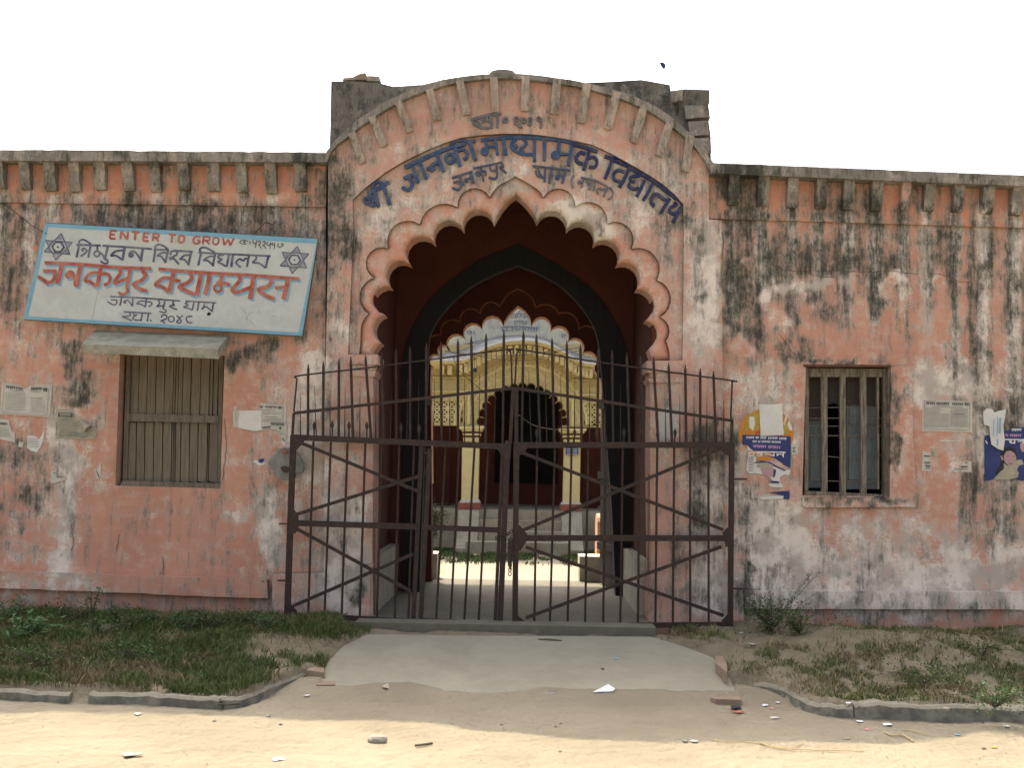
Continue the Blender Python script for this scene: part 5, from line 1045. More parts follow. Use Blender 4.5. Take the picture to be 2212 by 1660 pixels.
pbars(o, [(62,(900,630),(1120,635)),(5,(905,960),(1350,975)),(5,(1350,940),(1350,975))], zp1, S1, INKD); pbars(o, [(16,(910,700),(1130,705))] + [(7,(910,740+k*28),(1210 - k*3,748+k*28)) for k in range(8)] + [(7,(1100,900+k*25),(1430,905+k*25)) for k in range(3)], zp1, S1)
pbars(o, squig(920,632,1100,636,6,40), zp1, S1, PAPERY, off=.0165)
cw = [(1120,620,1180,720),(1225,680,1400,850)]
V = []; F = []; nn = 7
a = zp1([(1120,615)])[0]; b = zp1([(1215,690)])[0]
mb = MB(); mb.tube([W(*zp1([(1222,690)])[0], YW - .03), W(*zp1([(1290,770)])[0], YW - .05), W(*zp1([(1370,850)])[0], YW - .065)], .006, 9, .05, cap=False); tag(mb.build('paper_curl', PAPERY, o), None)
o = sheet('notice_scrap', [(-60,690),(135,705),(150,800),(180,890),(230,910),(228,1060),(60,1020),(-60,1000)], zp1, 'half torn printed scrap at the left picture edge below the large notice', 'paper scrap'); pbars(o, squig(0,770,115,775,5,40), zp1, S1, INKD); pbars(o, [(6,(-40,830+k*26),(140 + k*6,838+k*26)) for k in range(6)], zp1, S1)
o = sheet('notice_scrap', [(425,950),(545,960),(600,1010),(650,940),(685,820),(680,960),(650,1080),(600,1170),(570,1215),(480,1190),(420,1140)], zp1, 'torn lower half of a notice curling at its right edge', 'paper scrap', WHITEP); pbars(o, [(6,(440,1000+k*26),(590,1005+k*26)) for k in range(6)], zp1, S1)
sheet('notice_scrap', [(290,1045),(365,1055),(350,1135),(280,1125)], zp1, 'small square paper remnant between two torn notices', 'paper scrap')
o = sheet('notice_scrap', [(790,1500),(870,1500),(860,1600),(1000,1560),(1010,1640),(790,1700)], zp1, 'corner remnant of a notice left of the shuttered window', 'paper scrap'); pbars(o, [(12,(820,1530),(860,1535)),(12,(880,1600),(980,1585))], zp1, S1, INKD)
o = sheet('notice_scrap', [(1540,1370),(1562,1440),(1560,1580),(1510,1630),(1470,1560),(1500,1480)], zp1, 'thin sliver of newsprint close to the shuttered window frame', 'paper scrap'); pbars(o, [(14,(1490,1500),(1530,1590))], zp1, S1, INKD)
zp7 = lambda P: zc(P, 600, 1060, 6.9154); S7 = 6.9154
o = sheet('notice', [(700,190),(1195,215),(1195,400),(1185,560),(1215,700),(1195,960),(1150,870),(1130,780),(1060,740),(990,700),(880,670),(720,720),(620,725),(470,700),(300,660),(195,640),(200,380),(225,250),(260,260),(280,330),(400,335),(680,330),(720,250)], zp7, 'torn notice with a blank pasted patch beside the gate left stile', 'notice')
pbars(o, [(8,(255,300),(252,540)),(8,(1135,250),(1130,560)),(6,(730,205),(1120,222)),(6,(680,325),(1000,335)),(9,(800,450),(1030,458))] + [(6,(760,370+k*30),(1110,378+k*30)) for k in range(2)] + [(6,(760,490+k*25),(1110,498+k*25)) for k in range(3)], zp7, S7)
pbars(o, squig(700,270,760,275,2,46) + squig(800,270,1020,278,8,40) + squig(1045,280,1110,285,3,50) + squig(900,590,1160,600,8,50) + [(30,(750,660),(900,640)),(34,(1080,640),(1080,690)),(20,(1120,850),(1160,910))], zp7, S7, INKD)
MB().prism(zp7([(315,340),(735,335),(728,700),(600,722),(480,702),(300,665),(300,560),(318,400)]), YW - .017, YW - .012).build('blank_patch', WHITEP, o)
tag(sheet('blue_scrap', [(690,1250),(760,1235),(785,1265),(740,1320),(670,1300)], zp7, 'tiny blue paper scrap left of the raw cement patch', 'paper scrap', POSB), None)
tag(sheet('white_scrap', [(570,1300),(620,1250),(690,1300),(740,1330),(800,1260),(790,1340),(700,1370)], zp7, 'white torn paper round the tiny blue scrap', 'paper scrap', WHITEP, off=.004), None)
zq = lambda P: zc(P, 1980, 1070, 5.535); SQ = 5.535
el_ = [(490 + 412 * math.cos(t), 580 + 395 * math.sin(t)) for t in [math.radians(a) for a in range(60, 421, 12)][:-1]]
el_ = [(490 + 412 * math.cos(math.radians(a)), 560 + 370 * math.sin(math.radians(a))) for a in range(-200, 22, 8)] + [(850,720),(850,600),(400,600),(200,800)]
o = sheet('round_poster', el_, zq, 'round orange and yellow poster mostly hidden under white and blue sheets', 'poster', POSO, off=.004)
def patch(par, P, zf, mat, Y, nm='print'): 
    MB().prism(zf(P), Y, Y + .0015).build(nm, mat, par)
patch(o, [(215,300),(300,240),(390,220),(390,480),(330,500),(240,480),(160,540),(170,420)], zq, POSY, YW - .0065); patch(o, [(240,300),(310,310),(320,420),(290,520),(240,470),(230,380)], zq, WHITEP, YW - .008)
patch(o, [(740,480),(800,380),(840,400),(820,560),(760,560)], zq, POSY, YW - .0065); patch(o, [(780,290),(800,310),(760,440),(745,420)], zq, WHITEP, YW - .008); patch(o, [(830,360),(870,450),(880,520),(830,500),(805,430)], zq, WHITEP, YW - .0082)
for a in ((330,520,345,575),(370,520,385,575),(180,500,170,540)): patch(o, [(a[0],a[1]),(a[2]+15,a[1]),(a[2]+12,a[3]),(a[0],a[3])], zq, ORL, YW - .0085)
tag(sheet('blank_sheet', [(382,118),(560,125),(728,108),(735,360),(752,580),(560,590),(405,600),(392,350)], zq, 'blank creased white sheet pasted above the blue poster by the gate', 'poster', WHITEP, off=.016, curl=.002), None)
o = sheet('blue_poster', [(135,578),(500,590),(855,600),(855,880),(848,1080),(760,1030),(640,940),(560,905),(400,850),(300,820),(250,780),(200,730),(130,720)], zq, 'torn blue poster with white lettering right of the gate', 'poster', POSB, off=.011)
BP = planeY(YW - .0135)
def ptxt(par, st, zf, sc, mat, nm='lettering', Y=YW - .0135):
    mb = MB(); pl = planeY(Y)
    for a in st: stroke(mb, zf(a[1:]), a[0] / sc * K, pl, .0008, 0, len(a) > 3)
    mb.build(nm, mat, par)
pk = simple('poster_pink_ink', (.55, .30, .50), None, 20, r=.5)
ptxt(o, squig(190,620,310,620,5,34) + squig(330,622,380,622,2,34) + squig(400,626,490,626,4,34) + squig(515,630,660,630,6,34) + squig(680,636,790,638,5,34) + squig(280,680,350,682,3,30) + squig(365,684,400,684,2,30) + squig(420,682,550,684,6,30) + squig(565,686,705,690,6,30), zq, SQ, WLIT)
ptxt(o, squig(290,752,490,758,7,44) + squig(515,760,700,772,6,44), zq, SQ, pk)
MAIN = [(16,(220,845),(500,835),(780,840)),(16,(235,845),(235,880),(290,885)),(16,(305,845),(300,900)),(13,(215,905),(300,880)),(16,(345,870),(380,855),(410,870),(390,895),(345,895)),(16,(425,845),(420,900)),(15,(455,870),(520,865)),(15,(520,865),(560,890),(600,880)),(17,(605,845),(600,905)),(15,(650,875),(690,865),(740,880)),(17,(745,845),(740,915)),(14,(640,862),(665,880),(640,890))]
patch(o, [(215,815),(430,822),(560,830),(600,900),(430,870),(300,905),(230,890)], zq, POSO, YW - .0125)
ptxt(o, MAIN, zq, SQ, WLIT, 'lettering', YW - .0165)
o = sheet('poster_remnant', [(200,730),(260,790),(330,830),(340,960),(300,1010),(380,1000),(520,985),(620,1030),(760,1100),(850,1110),(830,1180),(760,1170),(690,1210),(700,1300),(560,1300),(570,1240),(480,1180),(330,1150),(240,1160),(190,1110),(215,900)], zq, 'shredded lower half of the blue poster with part of a printed face', 'poster', WHITEP, off=.007)
patch(o, [(400,1080),(470,1060),(590,1060),(610,1130),(590,1210),(520,1210),(430,1160)], zq, SKINP, YW - .0095); patch(o, [(300,1000),(420,965),(540,985),(640,1040),(790,1110),(760,1120),(600,1050),(480,1000),(360,1000)], zq, POSB, YW - .0097); patch(o, [(600,1080),(640,1110),(620,1200),(590,1225)], zq, POSB, YW - .0098); patch(o, [(555,1262),(690,1275),(680,1300),(560,1298)], zq, POSB, YW - .0098)
patch(o, [(330,890),(440,880),(600,930),(480,970),(360,960)], zq, POSO, YW - .0096); patch(o, [(370,1000),(500,990),(590,1030),(580,1055),(460,1060),(400,1075),(340,1060)], zq, PAPERY, YW - .0101)
pbars(o, [(8,(225,920+k*22),(300,918+k*22)) for k in range(10)], zq, SQ, INK, off=.0105)
o = sheet('poster_remnant', [(520,1440),(838,1415),(835,1545),(745,1540),(740,1490),(640,1465)], zq, 'small blue poster remnant lowest beside the barred window', 'poster', POSB, off=.009); patch(o, [(380,1510),(560,1490),(750,1492),(740,1535),(560,1545),(430,1550)], zq, WHITEP, YW - .011)
tag(sheet('white_scrap', [(500,1310),(720,1300),(740,1365),(560,1362)], zq, 'white paper strip between the two blue poster remnants', 'paper scrap', WHITEP, off=.006), None)
o = sheet('notice_scrap', [(865,715),(965,720),(960,860),(870,880)], zq, 'small black printed notice corner at the right edge of the blue poster', 'paper scrap'); pbars(o, [(12,(880,770),(935,770)),(12,(880,830),(930,830)),(12,(900,780),(900,830))], zq, SQ, INKD)
zw = lambda P: zc(P, 2460, 1030, 5.9276); SW = 5.9276
o = sheet('notice', [(185,285),(350,292),(600,305),(978,318),(975,560),(975,818),(600,808),(300,795),(170,805),(175,550)], zw, 'intact yellowed printed notice right of the barred window', 'notice')
pbars(o, [(6,(212,310),(208,540),(208,762)),(6,(208,762),(560,770),(925,782)),(6,(938,340),(932,560),(925,782)),(4,(212,310),(938,335)),(8,(340,402),(820,418)),(4,(462,430),(462,510)),(10,(670,520),(850,526))] + [(5,(220,425+k*19),(600 if k > 4 else 450,430+k*19)) for k in range(17)] + [(5,(620,435+k*19),(905,440+k*19)) for k in range(16)], zw, SW)
pbars(o, squig(235,350,385,355,5,46) + squig(400,358,610,362,7,46) + squig(650,365,830,370,6,44) + squig(855,365,930,372,3,50), zw, SW, INKD)
for i, (P, lab, m) in enumerate([([(1140,105),(1285,108),(1240,160),(1145,220)], 'triangular paper corner above the rolled sheet at the right', PAPER), ([(1465,108),(1635,112),(1615,190),(1540,160)], 'small pointed paper corner nearest the right picture edge', PAPER), ([(430,940),(640,945),(740,948),(640,965),(470,960)], 'thin white strip of torn paper under the intact notice', WHITEP), ([(870,940),(965,945),(965,1065),(830,1070),(900,1040)], 'folded paper corner below right of the intact notice', PAPERY),
    ([(180,1110),(300,1140),(320,1380),(310,1445),(165,1430)], 'torn newsprint strip on the left below the intact notice', PAPER), ([(640,1420),(800,1370),(830,1280),(960,1280),(965,1455),(660,1450)], 'torn newsprint corner on the right below the intact notice', PAPER), ([(310,1080),(400,1080),(440,1215),(340,1200)], 'faint printed flake in the middle below the intact notice', PAPERY)]):
    o = sheet('paper_scrap', P, zw, lab, 'paper scrap', m)
    if i == 4: pbars(o, [(22,(200,1195),(290,1200)),(22,(210,1300),(300,1305)),(26,(225,1350),(305,1360)),(12,(225,1390),(300,1390))], zw, SW, INKD)
    if i == 5: pbars(o, [(26,(790,1370),(900,1365)),(20,(860,1300),(900,1305)),(10,(700,1410),(900,1405))], zw, SW, INKD)
o = sheet('blue_poster', [(1170,875),(1240,860),(1290,1010),(1400,1090),(1470,1000),(1480,790),(1560,780),(1680,740),(1900,730),(2100,740),(2100,1600),(1740,1590),(1640,1540),(1540,1580),(1440,1570),(1320,1570),(1172,1600)], zw, 'blue poster with a portrait and white lettering at the right picture edge', 'poster', POSB, off=.008)
patch(o, [(1420,1200),(1440,1120),(1500,1060),(1580,1040),(1650,1080),(1685,1160),(1690,1240),(1660,1300),(1560,1420),(1500,1500),(1400,1470),(1340,1520),(1380,1400),(1430,1300)], zw, HAIRP, YW - .0105)
patch(o, [(1480,1190),(1520,1120),(1590,1110),(1650,1150),(1680,1220),(1665,1290),(1620,1350),(1560,1350),(1510,1310),(1480,1260)], zw, SKINP, YW - .012, 'printed_face'); patch(o, [(1480,1310),(1540,1350),(1620,1350),(1720,1460),(1700,1540),(1540,1580),(1310,1570),(1420,1450),(1480,1400)], zw, PAPERY, YW - .0125)
patch(o, [(1610,1340),(1680,1260),(1760,1250),(1800,1330),(1720,1350),(1690,1420),(1640,1460),(1600,1420)], zw, PAPERY, YW - .0135)
patch(o, [(1422,1195),(1450,1190),(1470,1250),(1450,1270)], zw, SKINP, YW - .0122); ptxt(o, [(8,(1520,1200),(1560,1195)),(8,(1620,1205),(1655,1200)),(7,(1560,1320),(1610,1325))], zw, SW, HAIRP, 'printed_face', YW - .0138)
ptxt(o, squig(1600,780,1760,775,6,40), zw, SW, WLIT, Y=YW - .0105); ptxt(o, squig(1500,865,1550,865,2,44) + squig(1575,868,1760,870,6,44), zw, SW, pk, Y=YW - .0105)
ptxt(o, [(18,(1500,930),(1900,935)),(18,(1560,960),(1600,955),(1580,985),(1640,985)),(20,(1652,935),(1648,1000)),(16,(1700,965),(1780,955)),(20,(1790,935),(1790,1000)),(18,(1185,950),(1215,1000))], zw, SW, WLIT, Y=YW - .0105)
patch(o, [(1740,1000),(1780,960),(1830,970),(1830,1130),(1770,1130),(1740,1060)], zw, SKINP, YW - .012)
o = sheet('rolled_poster', [(1150,500),(1200,435),(1290,440),(1330,500),(1400,470),(1520,450),(1500,560),(1470,700),(1480,800),(1495,950),(1470,1110),(1380,1080),(1280,1010),(1260,860),(1250,720),(1160,690)], zw, 'pale half torn poster hanging loose over the blue portrait poster', 'poster', WHITEP, off=.03, curl=.006)
pbars(o, [(12,(1320,600),(1310,880)),(26,(1425,580),(1415,830)),(10,(1380,560),(1370,880)),(20,(1385,920),(1375,1030))], zw, SW, LBLUE, off=.043)
# paper on the right engaged shaft
zB = lambda P: zc(P, 1380, 940, 3.3203)
tag(panel('pasted_sheet', zB([(1318,545),(1400,538),(1490,545),(1470,640),(1500,700),(1470,780),(1400,830),(1335,835),(1325,700)]), [], -.024, -.02, simple('washed_grey_paper', (.42, .43, .42), (.52, .50, .46), 6), None, 5, .003), 'washed out grey sheet pasted on the right shaft behind the gate', 'poster')
# ------------------------------------------------------------------ vegetation
def blades(nm, P, H, Wd, mat, lean=.5, seg=2, parent=None):
    n = len(P); ang = rng.uniform(0, 2*np.pi, n); la = rng.uniform(0, 2*np.pi, n); L = np.stack([np.cos(la), np.sin(la)], 1) * (rng.uniform(.1, 1, n) * lean)[:, None] * H[:, None]
    u = np.stack([np.cos(ang), np.sin(ang), np.zeros(n)], 1) * Wd[:, None] / 2; P = np.asarray(P)
    mid = P + np.concatenate([L * .3, (H * .6)[:, None]], 1); tip = P + np.concatenate([L, H[:, None]], 1)
    V = np.stack([P - u, P + u, mid - u * .8, mid + u * .8, tip], 1).reshape(-1, 3); b = np.arange(n) * 5
    me = bpy.data.meshes.new(nm)
    F = np.concatenate([np.stack([b, b+1, b+3], 1), np.stack([b, b+3, b+2], 1), np.stack([b+2, b+3, b+4], 1)])
    me.vertices.add(len(V)); me.vertices.foreach_set('co', V.ravel()); me.loops.add(F.size); me.loops.foreach_set('vertex_index', F.ravel().astype(np.int32)); me.polygons.add(len(F))
    me.polygons.foreach_set('loop_start', np.arange(0, F.size, 3, dtype=np.int32)); me.update(calc_edges=True); me.validate(); me.materials.append(mat)
    o = bpy.data.objects.new(nm, me); COL.objects.link(o); return o
def scatter(N, x0, x1, y0, y1, dens):
    x = rng.uniform(x0, x1, N); y = rng.uniform(y0, y1, N); z, k = terr(x, y); P = np.stack([x, y, z], 1); px, py = proj(P)
    d = dens(px, py, x, y) * (k > .7) * (~inpoly(x, y, APXY)); return P[rng.uniform(0, 1, N) < d], d
kxl = kx; 
def dl(px, py, x, y):
    g = fbm(x * 2.2, y * 2.2, 91); c = fbm(x * 7, y * 7, 92)
    d = sstep(.36, .56, g * .6 + c * .4 + .08); bare = np.exp(-(((px - 660) / 110) ** 2 + ((py - 1405) / 26) ** 2)) + .8 * np.exp(-(((px - 560) / 120) ** 2 + ((py - 1385) / 20) ** 2)) + np.exp(-(((px - 770) / 60) ** 2 + ((py - 1400) / 30) ** 2))
    return np.clip(d * 1.1 - bare * 1.0, .02, 1) * (px < 800)
P, _ = scatter(170000, -8, -1.2, -3.2, .05, dl)
H = rng.uniform(.02, .085, len(P)) * (.6 + fbm(P[:, 0] * 3, P[:, 1] * 3, 5)); px, py = proj(P); H *= np.where(py < 1385, 1.1, 1)
tag(blades('grass', P, H, rng.uniform(.004, .010, len(P)), GRASS, 1.3), 'short dark green grass on the bank left of the gate apron', 'grass', None, 'stuff')
RB = [(1620,1452,40,14),(1700,1408,50,14),(1790,1395,30,8),(1450,1368,70,12),(1540,1378,30,8),(1960,1345,110,12),(1880,1352,60,8),(2000,1440,150,42),(1790,1460,70,34),(1880,1420,70,20),(2120,1410,90,24),(2150,1510,110,28),(1990,1490,90,26),(1850,1500,60,20),(2060,1460,90,30),(2250,1450,100,60),(1650,1410,30,10),(2110,1370,60,14),(1905,1525,30,14),(1715,1430,40,12),(1960,1400,80,12)]
def dr(px, py, x, y):
    d = 0
    for a, b, c, e in RB: d = d + np.exp(-(((px - a) / c) ** 2 + ((py - b) / e) ** 2))
    c = fbm(x * 8, y * 8, 95); return np.clip(d * .95 * sstep(.36, .56, c) + .04 * sstep(.45, .6, c), 0, 1) * (px > 1400)
P, _ = scatter(140000, 1.3, 8, -3.2, .05, dr)
tag(blades('grass', P, rng.uniform(.015, .06, len(P)), rng.uniform(.004, .009, len(P)), GRASSR, 1.5), 'patchy half dry grass on the bank right of the gate apron', 'grass', None, 'stuff')
# dry stalks mixed in
P, _ = scatter(9000, -8, 8, -3.1, 0, lambda px, py, x, y: np.where(px < 800, .35, dr(px, py, x, y) * .9 + .04))
tag(blades('dry_stalks', P, rng.uniform(.03, .11, len(P)), rng.uniform(.003, .007, len(P)), STRAW, 2.2), 'thin dry straw stalks scattered through both grassy banks', 'dry grass', None, 'stuff')
# courtyard grass
N = 42000; x = rng.uniform(-3.5, 3.6, N); y = rng.uniform(5.8, 9.3, N); k = fbm(x * 1.5, y * 1.5, 8); m = (sstep(.42, .56, k) * sstep(6.0, 7.4, y) + (y > 8.5)) > rng.uniform(0, 1, N)
P = np.stack([x, y, np.full(N, -.03)], 1)[m]; tag(blades('grass', P, rng.uniform(.02, .07, len(P)), rng.uniform(.01, .02, len(P)), GRASSC, .8), 'grass strip in the courtyard before the yellow hall steps', 'grass', None, 'stuff')
def bush(nm, base, hgt, rad, nst, nl, ls, mat, lab, cat='plant', lean=(0, 0), smat=TWIG, wide=.5, ang=1.0):
    t = thing(nm, base, lab, cat); base = Vector(base); LV = []; LF = []
    for i in range(nst):
        a = random.uniform(0, 2 * math.pi); r = rad * math.sqrt(random.random()); h = hgt * random.uniform(.55, 1)
        tip = base + Vector((math.cos(a) * r + lean[0] * h, math.sin(a) * r * .6 + lean[1] * h, h)); midp = base.lerp(tip, .5) + Vector((random.uniform(-.03, .03), random.uniform(-.03, .03), .04))
        P = catmull([tuple(base), tuple(midp), tuple(tip)], 5); MB().tube(P, .0038, 4, .0015).build('stem', smat, t)
        for _ in range(nl):
            q = random.uniform(.12, 1) ; k = q * (len(P) - 1); j = int(min(k, len(P) - 2)); c = Vector(P[j]).lerp(Vector(P[j+1]), k - j) + Vector([random.gauss(0, rad * .16) for _ in range(3)])
            d = Vector((random.gauss(0, 1), random.gauss(0, 1), random.gauss(.3, .6))).normalized(); s = d.cross(Vector((random.gauss(0, 1), random.gauss(0, 1), random.gauss(0, 1)))).normalized(); L = ls * random.uniform(.6, 1.3); b = len(LV)
            LV += [c, c + d * L * .5 + s * L * wide * .5, c + d * L, c + d * L * .5 - s * L * wide * .5]; LF.append((b, b+1, b+2, b+3))
    o = mo('leaves', LV, LF, mat, t); tag(o, kind='stuff'); return t
def tg(px, py, dz=0, z0=-.1):
    z = z0
    for _ in range(8): p = G(px, py, z); z = float(terr(np.array([p.x]), np.array([p.y]))[0][0])
    p = G(px, py, z); p.z = z + dz; return p
bush('shrub', tg(1665, 1368), .38, .34, 20, 60, .030, LEAFD, 'low leafy shrub growing beside the right end of the gate')
bush('shrub', tg(1725, 1372), .25, .28, 14, 50, .028, LEAFD, 'denser low shrub just right of the leafy one by the gate')
t = bush('tall_weed', tg(1668, 1366), .70, .09, 5, 46, .022, LEAF, 'tall leaning weed rising from the shrub by the right gate post', lean=(.72, 0))
bush('tall_weed', tg(1655, 1366), .52, .06, 3, 26, .022, LEAF, 'thin upright weed at the left of the right hand shrub', lean=(.1, 0))
bush('tall_weed', tg(1690, 1364), .46, .10, 3, 26, .022, LEAF, 'sprawling weed stem against the right base moulding', lean=(.9, 0))
bush('thistle', tg(196, 1338), .34, .12, 6, 22, .042, LEAF, 'pale thistle growing against the wall below the left base moulding', wide=.35)
bush('thistle', tg(60, 1400), .30, .26, 12, 30, .075, LEAF, 'grey green broad leaved weed at the left picture edge', wide=.3)
bush('weed', tg(318, 1352), .16, .09, 5, 18, .03, LEAF, 'small weed clump at the wall foot below the shuttered window')
bush('weed', tg(383, 1350), .13, .07, 5, 16, .03, LEAF, 'tiny weed at the foot of the smooth pink wall')
bush('weed', tg(440, 1362), .17, .20, 10, 36, .028, LEAFD, 'bushy low weed at the wall right of the tiny weed')
bush('weed', tg(530, 1360), .20, .22, 12, 36, .026, LEAFD, 'bushy low weed at the wall near the end of the left moulding')
bush('weed', tg(640, 1366), .13, .16, 8, 26, .024, LEAFD, 'low weed under the left end of the gate')
bush('weed', tg(735, 1366), .12, .16, 8, 24, .022, LEAFD, 'low weed left of the apron under the gate')
for i_, (x_, y_, h_, r_, n_) in enumerate([(20,1345,.26,.3,14),(160,1352,.2,.3,14),(215,1375,.16,.3,12),(285,1362,.15,.26,10),(400,1368,.17,.25,12),(470,1366,.20,.25,12),(575,1366,.17,.2,10),(90,1440,.14,.4,12),(300,1430,.10,.4,10),(1800,1352,.12,.25,8),(1960,1345,.14,.3,10),(2120,1420,.13,.4,12),(2150,1530,.14,.4,14),(2000,1480,.10,.4,10)]):
    bush('weed', tg(x_, y_), h_, r_, n_, 34, .026, LEAFD if i_ % 2 else LEAF, ['broad low weed in the left corner against the wall', 'mixed weed clump left of the thistle foot', 'spreading weed just below the thistle', 'low weed between the thistle and the window', 'dark weed mat below the window right side', 'dark weed mat next to the bushy wall weeds', 'weed clump below the end of the left base moulding', 'flat weed in the left grass near the picture edge', 'flat weed in the middle of the left grass', 'small weed at the right wall foot beyond the shrub', 'low weed at the right wall foot, farther right', 'dry weed on the slope of the right bank', 'green weed hanging over the right end of the kerb', 'low weed on the right bank above the kerb'][i_])
bush('weed', tg(246, 1345), .12, .22, 10, 28, .03, LEAFD, 'brownish weed tuft right of the thistle')
bush('weed', tg(120, 1348), .18, .2, 8, 26, .035, LEAFD, 'dark weed at the wall left of the thistle')
bush('weed', tg(483, 1534, 0, -.3), .06, .06, 5, 12, .02, LEAF, 'small green weed growing out of the left drain kerb')
bush('weed', tg(1480, 1372), .08, .15, 8, 24, .018, LEAFD, 'low green weed at the corner of the right gate leaf and the apron')
bush('courtyard_bush', W(928, 1168, 8.6), .75, .40, 16, 90, .05, LEAFD, 'dark bush beside the courtyard steps at the left')
bush('roof_weed', W(1462, 250, .5), .28, .12, 9, 14, .02, STRAW and LEAFD, 'dry weed tuft growing between the broken bricks on the upper block')
# ------------------------------------------------------------------ things on the roof line
def stone(nm, px, py, r, mat, lab, cat='stone', Y=None, sq=(1,.8,.6), z=None, n=7, m=5, j=.22):
    c = W(px, py, Y) if Y is not None else tg(px, py, 0, -.2); 
    if Y is None: c.z += r * sq[2] * .45
    return tag(MB().blob(c, r, n, m, j, sq).build(nm, mat), lab, cat)
for P, m, nm, lab in [([(92,116),(100,104),(150,100),(165,116)], STONE, 'stone', 'grey stone left of the brick fragment on the upper block'), ([(152,99),(185,82),(222,74),(230,90),(226,114),(160,114)], BRICKD, 'brick_fragment', 'reddish broken brick on the left top of the upper block'), ([(228,97),(240,92),(300,95),(305,124),(228,120)], STONE, 'stone', 'pale stone right of the brick fragment on the upper block')]:
    tag(panel(nm, z8(P), [], .6, .8, m, None, 6, .012, smooth=False), lab, 'stone' if nm == 'stone' else 'brick')
tag(panel('coping_piece', z8([(922,76),(940,62),(975,56),(1015,56),(1050,62),(1070,80)]), [], .1, .4, CORN, None, 8, .01, smooth=False), 'flat dark coping piece lying on the crown of the arch', 'stone')
t = thing('dried_stalk', W(1450, 235, .6), 'thin stalk with a small dark scrap at its tip above the parapet', 'plant')
MB().tube(catmull([tuple(WN(x, y, .6)) for x, y in z8([(1985,270),(1950,180),(1932,110),(1910,50)])], 4), .004, 4, .002).build('stem', STRAW, t)
MB().prism(z8([(1878,18),(1900,16),(1914,30),(1912,42),(1906,58),(1890,42)]), .598, .602).build('scrap', POSB, t)
# ------------------------------------------------------------------ litter and stones on the ground
def quad(nm, P, mat, lab, cat='litter', dz=.006, lift=0):
    pts = [tg(x, y, dz, -.3) for x, y in P]; pts = [p + Vector((0, 0, lift * (i % 2))) for i, p in enumerate(pts)]; n = len(pts)
    V = pts + [p - Vector((0, 0, .004)) for p in pts]
    return tag(mo(nm, V, [tuple(range(n)), tuple(range(2*n-1, n-1, -1))] + [((i+1) % n, i, n+i, n+(i+1) % n) for i in range(n)], mat), lab, cat)
def crumple(nm, c, s, mat, lab, cat='litter', z=None):
    r = random.Random(lab); R_ = s / 215; V = []; n = 7
    for i in range(n):
        a = 2 * math.pi * i / n + r.uniform(-.3, .3); q = R_ * r.uniform(.55, 1.25); V.append((c.x + math.cos(a) * q * 1.3, c.y + math.sin(a) * q, c.z + .002 + r.random() * R_ * .28))
    V.append((c.x + r.uniform(-.2, .2) * R_, c.y + r.uniform(-.2, .2) * R_, c.z + R_ * r.uniform(.15, .45))); k = len(V)
    V += [(x, y, zz - .003) for x, y, zz in V]
    F = [(i, (i+1) % n, n) for i in range(n)] + [((i+1) % n + k, i + k, n + k) for i in range(n)] + [((i+1) % n, i, i + k, (i+1) % n + k) for i in range(n)]
    return tag(mo(nm, V, F, mat), lab, cat)
def apq(nm, P, mat, lab, cat='litter', lift=.0):
    pts = []
    for i, (x, y) in enumerate(P):
        z = -.2
        for _ in range(6): z = float(apz(G(x, y, z).y))
        p = G(x, y, z); p.z += .006 + lift * (i % 2); pts.append(p)
    n = len(pts); V = pts + [p - Vector((0, 0, .004)) for p in pts]
    return tag(mo(nm, V, [tuple(range(n)), tuple(range(2*n-1, n-1, -1))] + [((i+1) % n, i, n+i, n+(i+1) % n) for i in range(n)], mat), lab, cat)
zg = lambda P: zc(P, 900, 1640, 2.212)
zh = lambda P: zc(P, 1864, 1560, 2.4578); zi = lambda P: zc(P, 0, 1560, 2.4578)
apq('twig', zg([(1220,192),(1290,194),(1366,200),(1362,207),(1290,202),(1222,198)]), TWIG, 'dark stick lying on the apron in front of the gate', 'stick', .004)
quad('folded_paper', zg([(1548,516),(1640,482),(1682,496),(1670,525)]), WLIT, 'white crumpled paper on the dust before the apron, upper fold', 'paper', .012, .02); quad('crumpled_paper', zg([(1575,528),(1668,522),(1690,546),(1600,540)]), WLIT, 'white crumpled paper on the dust before the apron, lower fold', 'paper', .012, .02)
quad('paper_scrap', zg([(1258,526),(1290,524),(1330,517),(1334,533),(1296,532),(1262,540)]), WLIT, 'small white bow shaped paper left of the large crumpled paper', 'litter', .01, .01)
quad('leaf_scrap', zg([(1410,552),(1450,542),(1498,550),(1460,562)]), TWIG, 'dark dead leaf between the two white papers', 'leaf', .008, .012)
quad('paper_scrap', zg([(810,488),(878,487),(876,497),(830,495)]), WLIT, 'thin pale scrap at the apron foot left of centre', 'litter')
quad('paper_scrap', zg([(292,478),(325,474),(332,492),(298,500)]), PAPERY, 'cream crumpled scrap at the broken brick edge of the apron', 'litter', .01, .02)
apq('paper_scrap', zg([(1676,306),(1700,306),(1700,313),(1678,313)]), SIGNB, 'tiny blue scrap on the right part of the apron'); apq('leaf_scrap', zg([(1595,368),(1618,370),(1616,377),(1598,374)]), TWIG, 'tiny dark leaf on the right part of the apron', 'leaf')
quad('pink_wrapper', zi([(760,755),(800,738),(860,745),(905,765),(870,785),(862,800),(835,780),(790,775)]), PINKL, 'crumpled pink wrapper on the left drain kerb', 'litter', .10, .03)
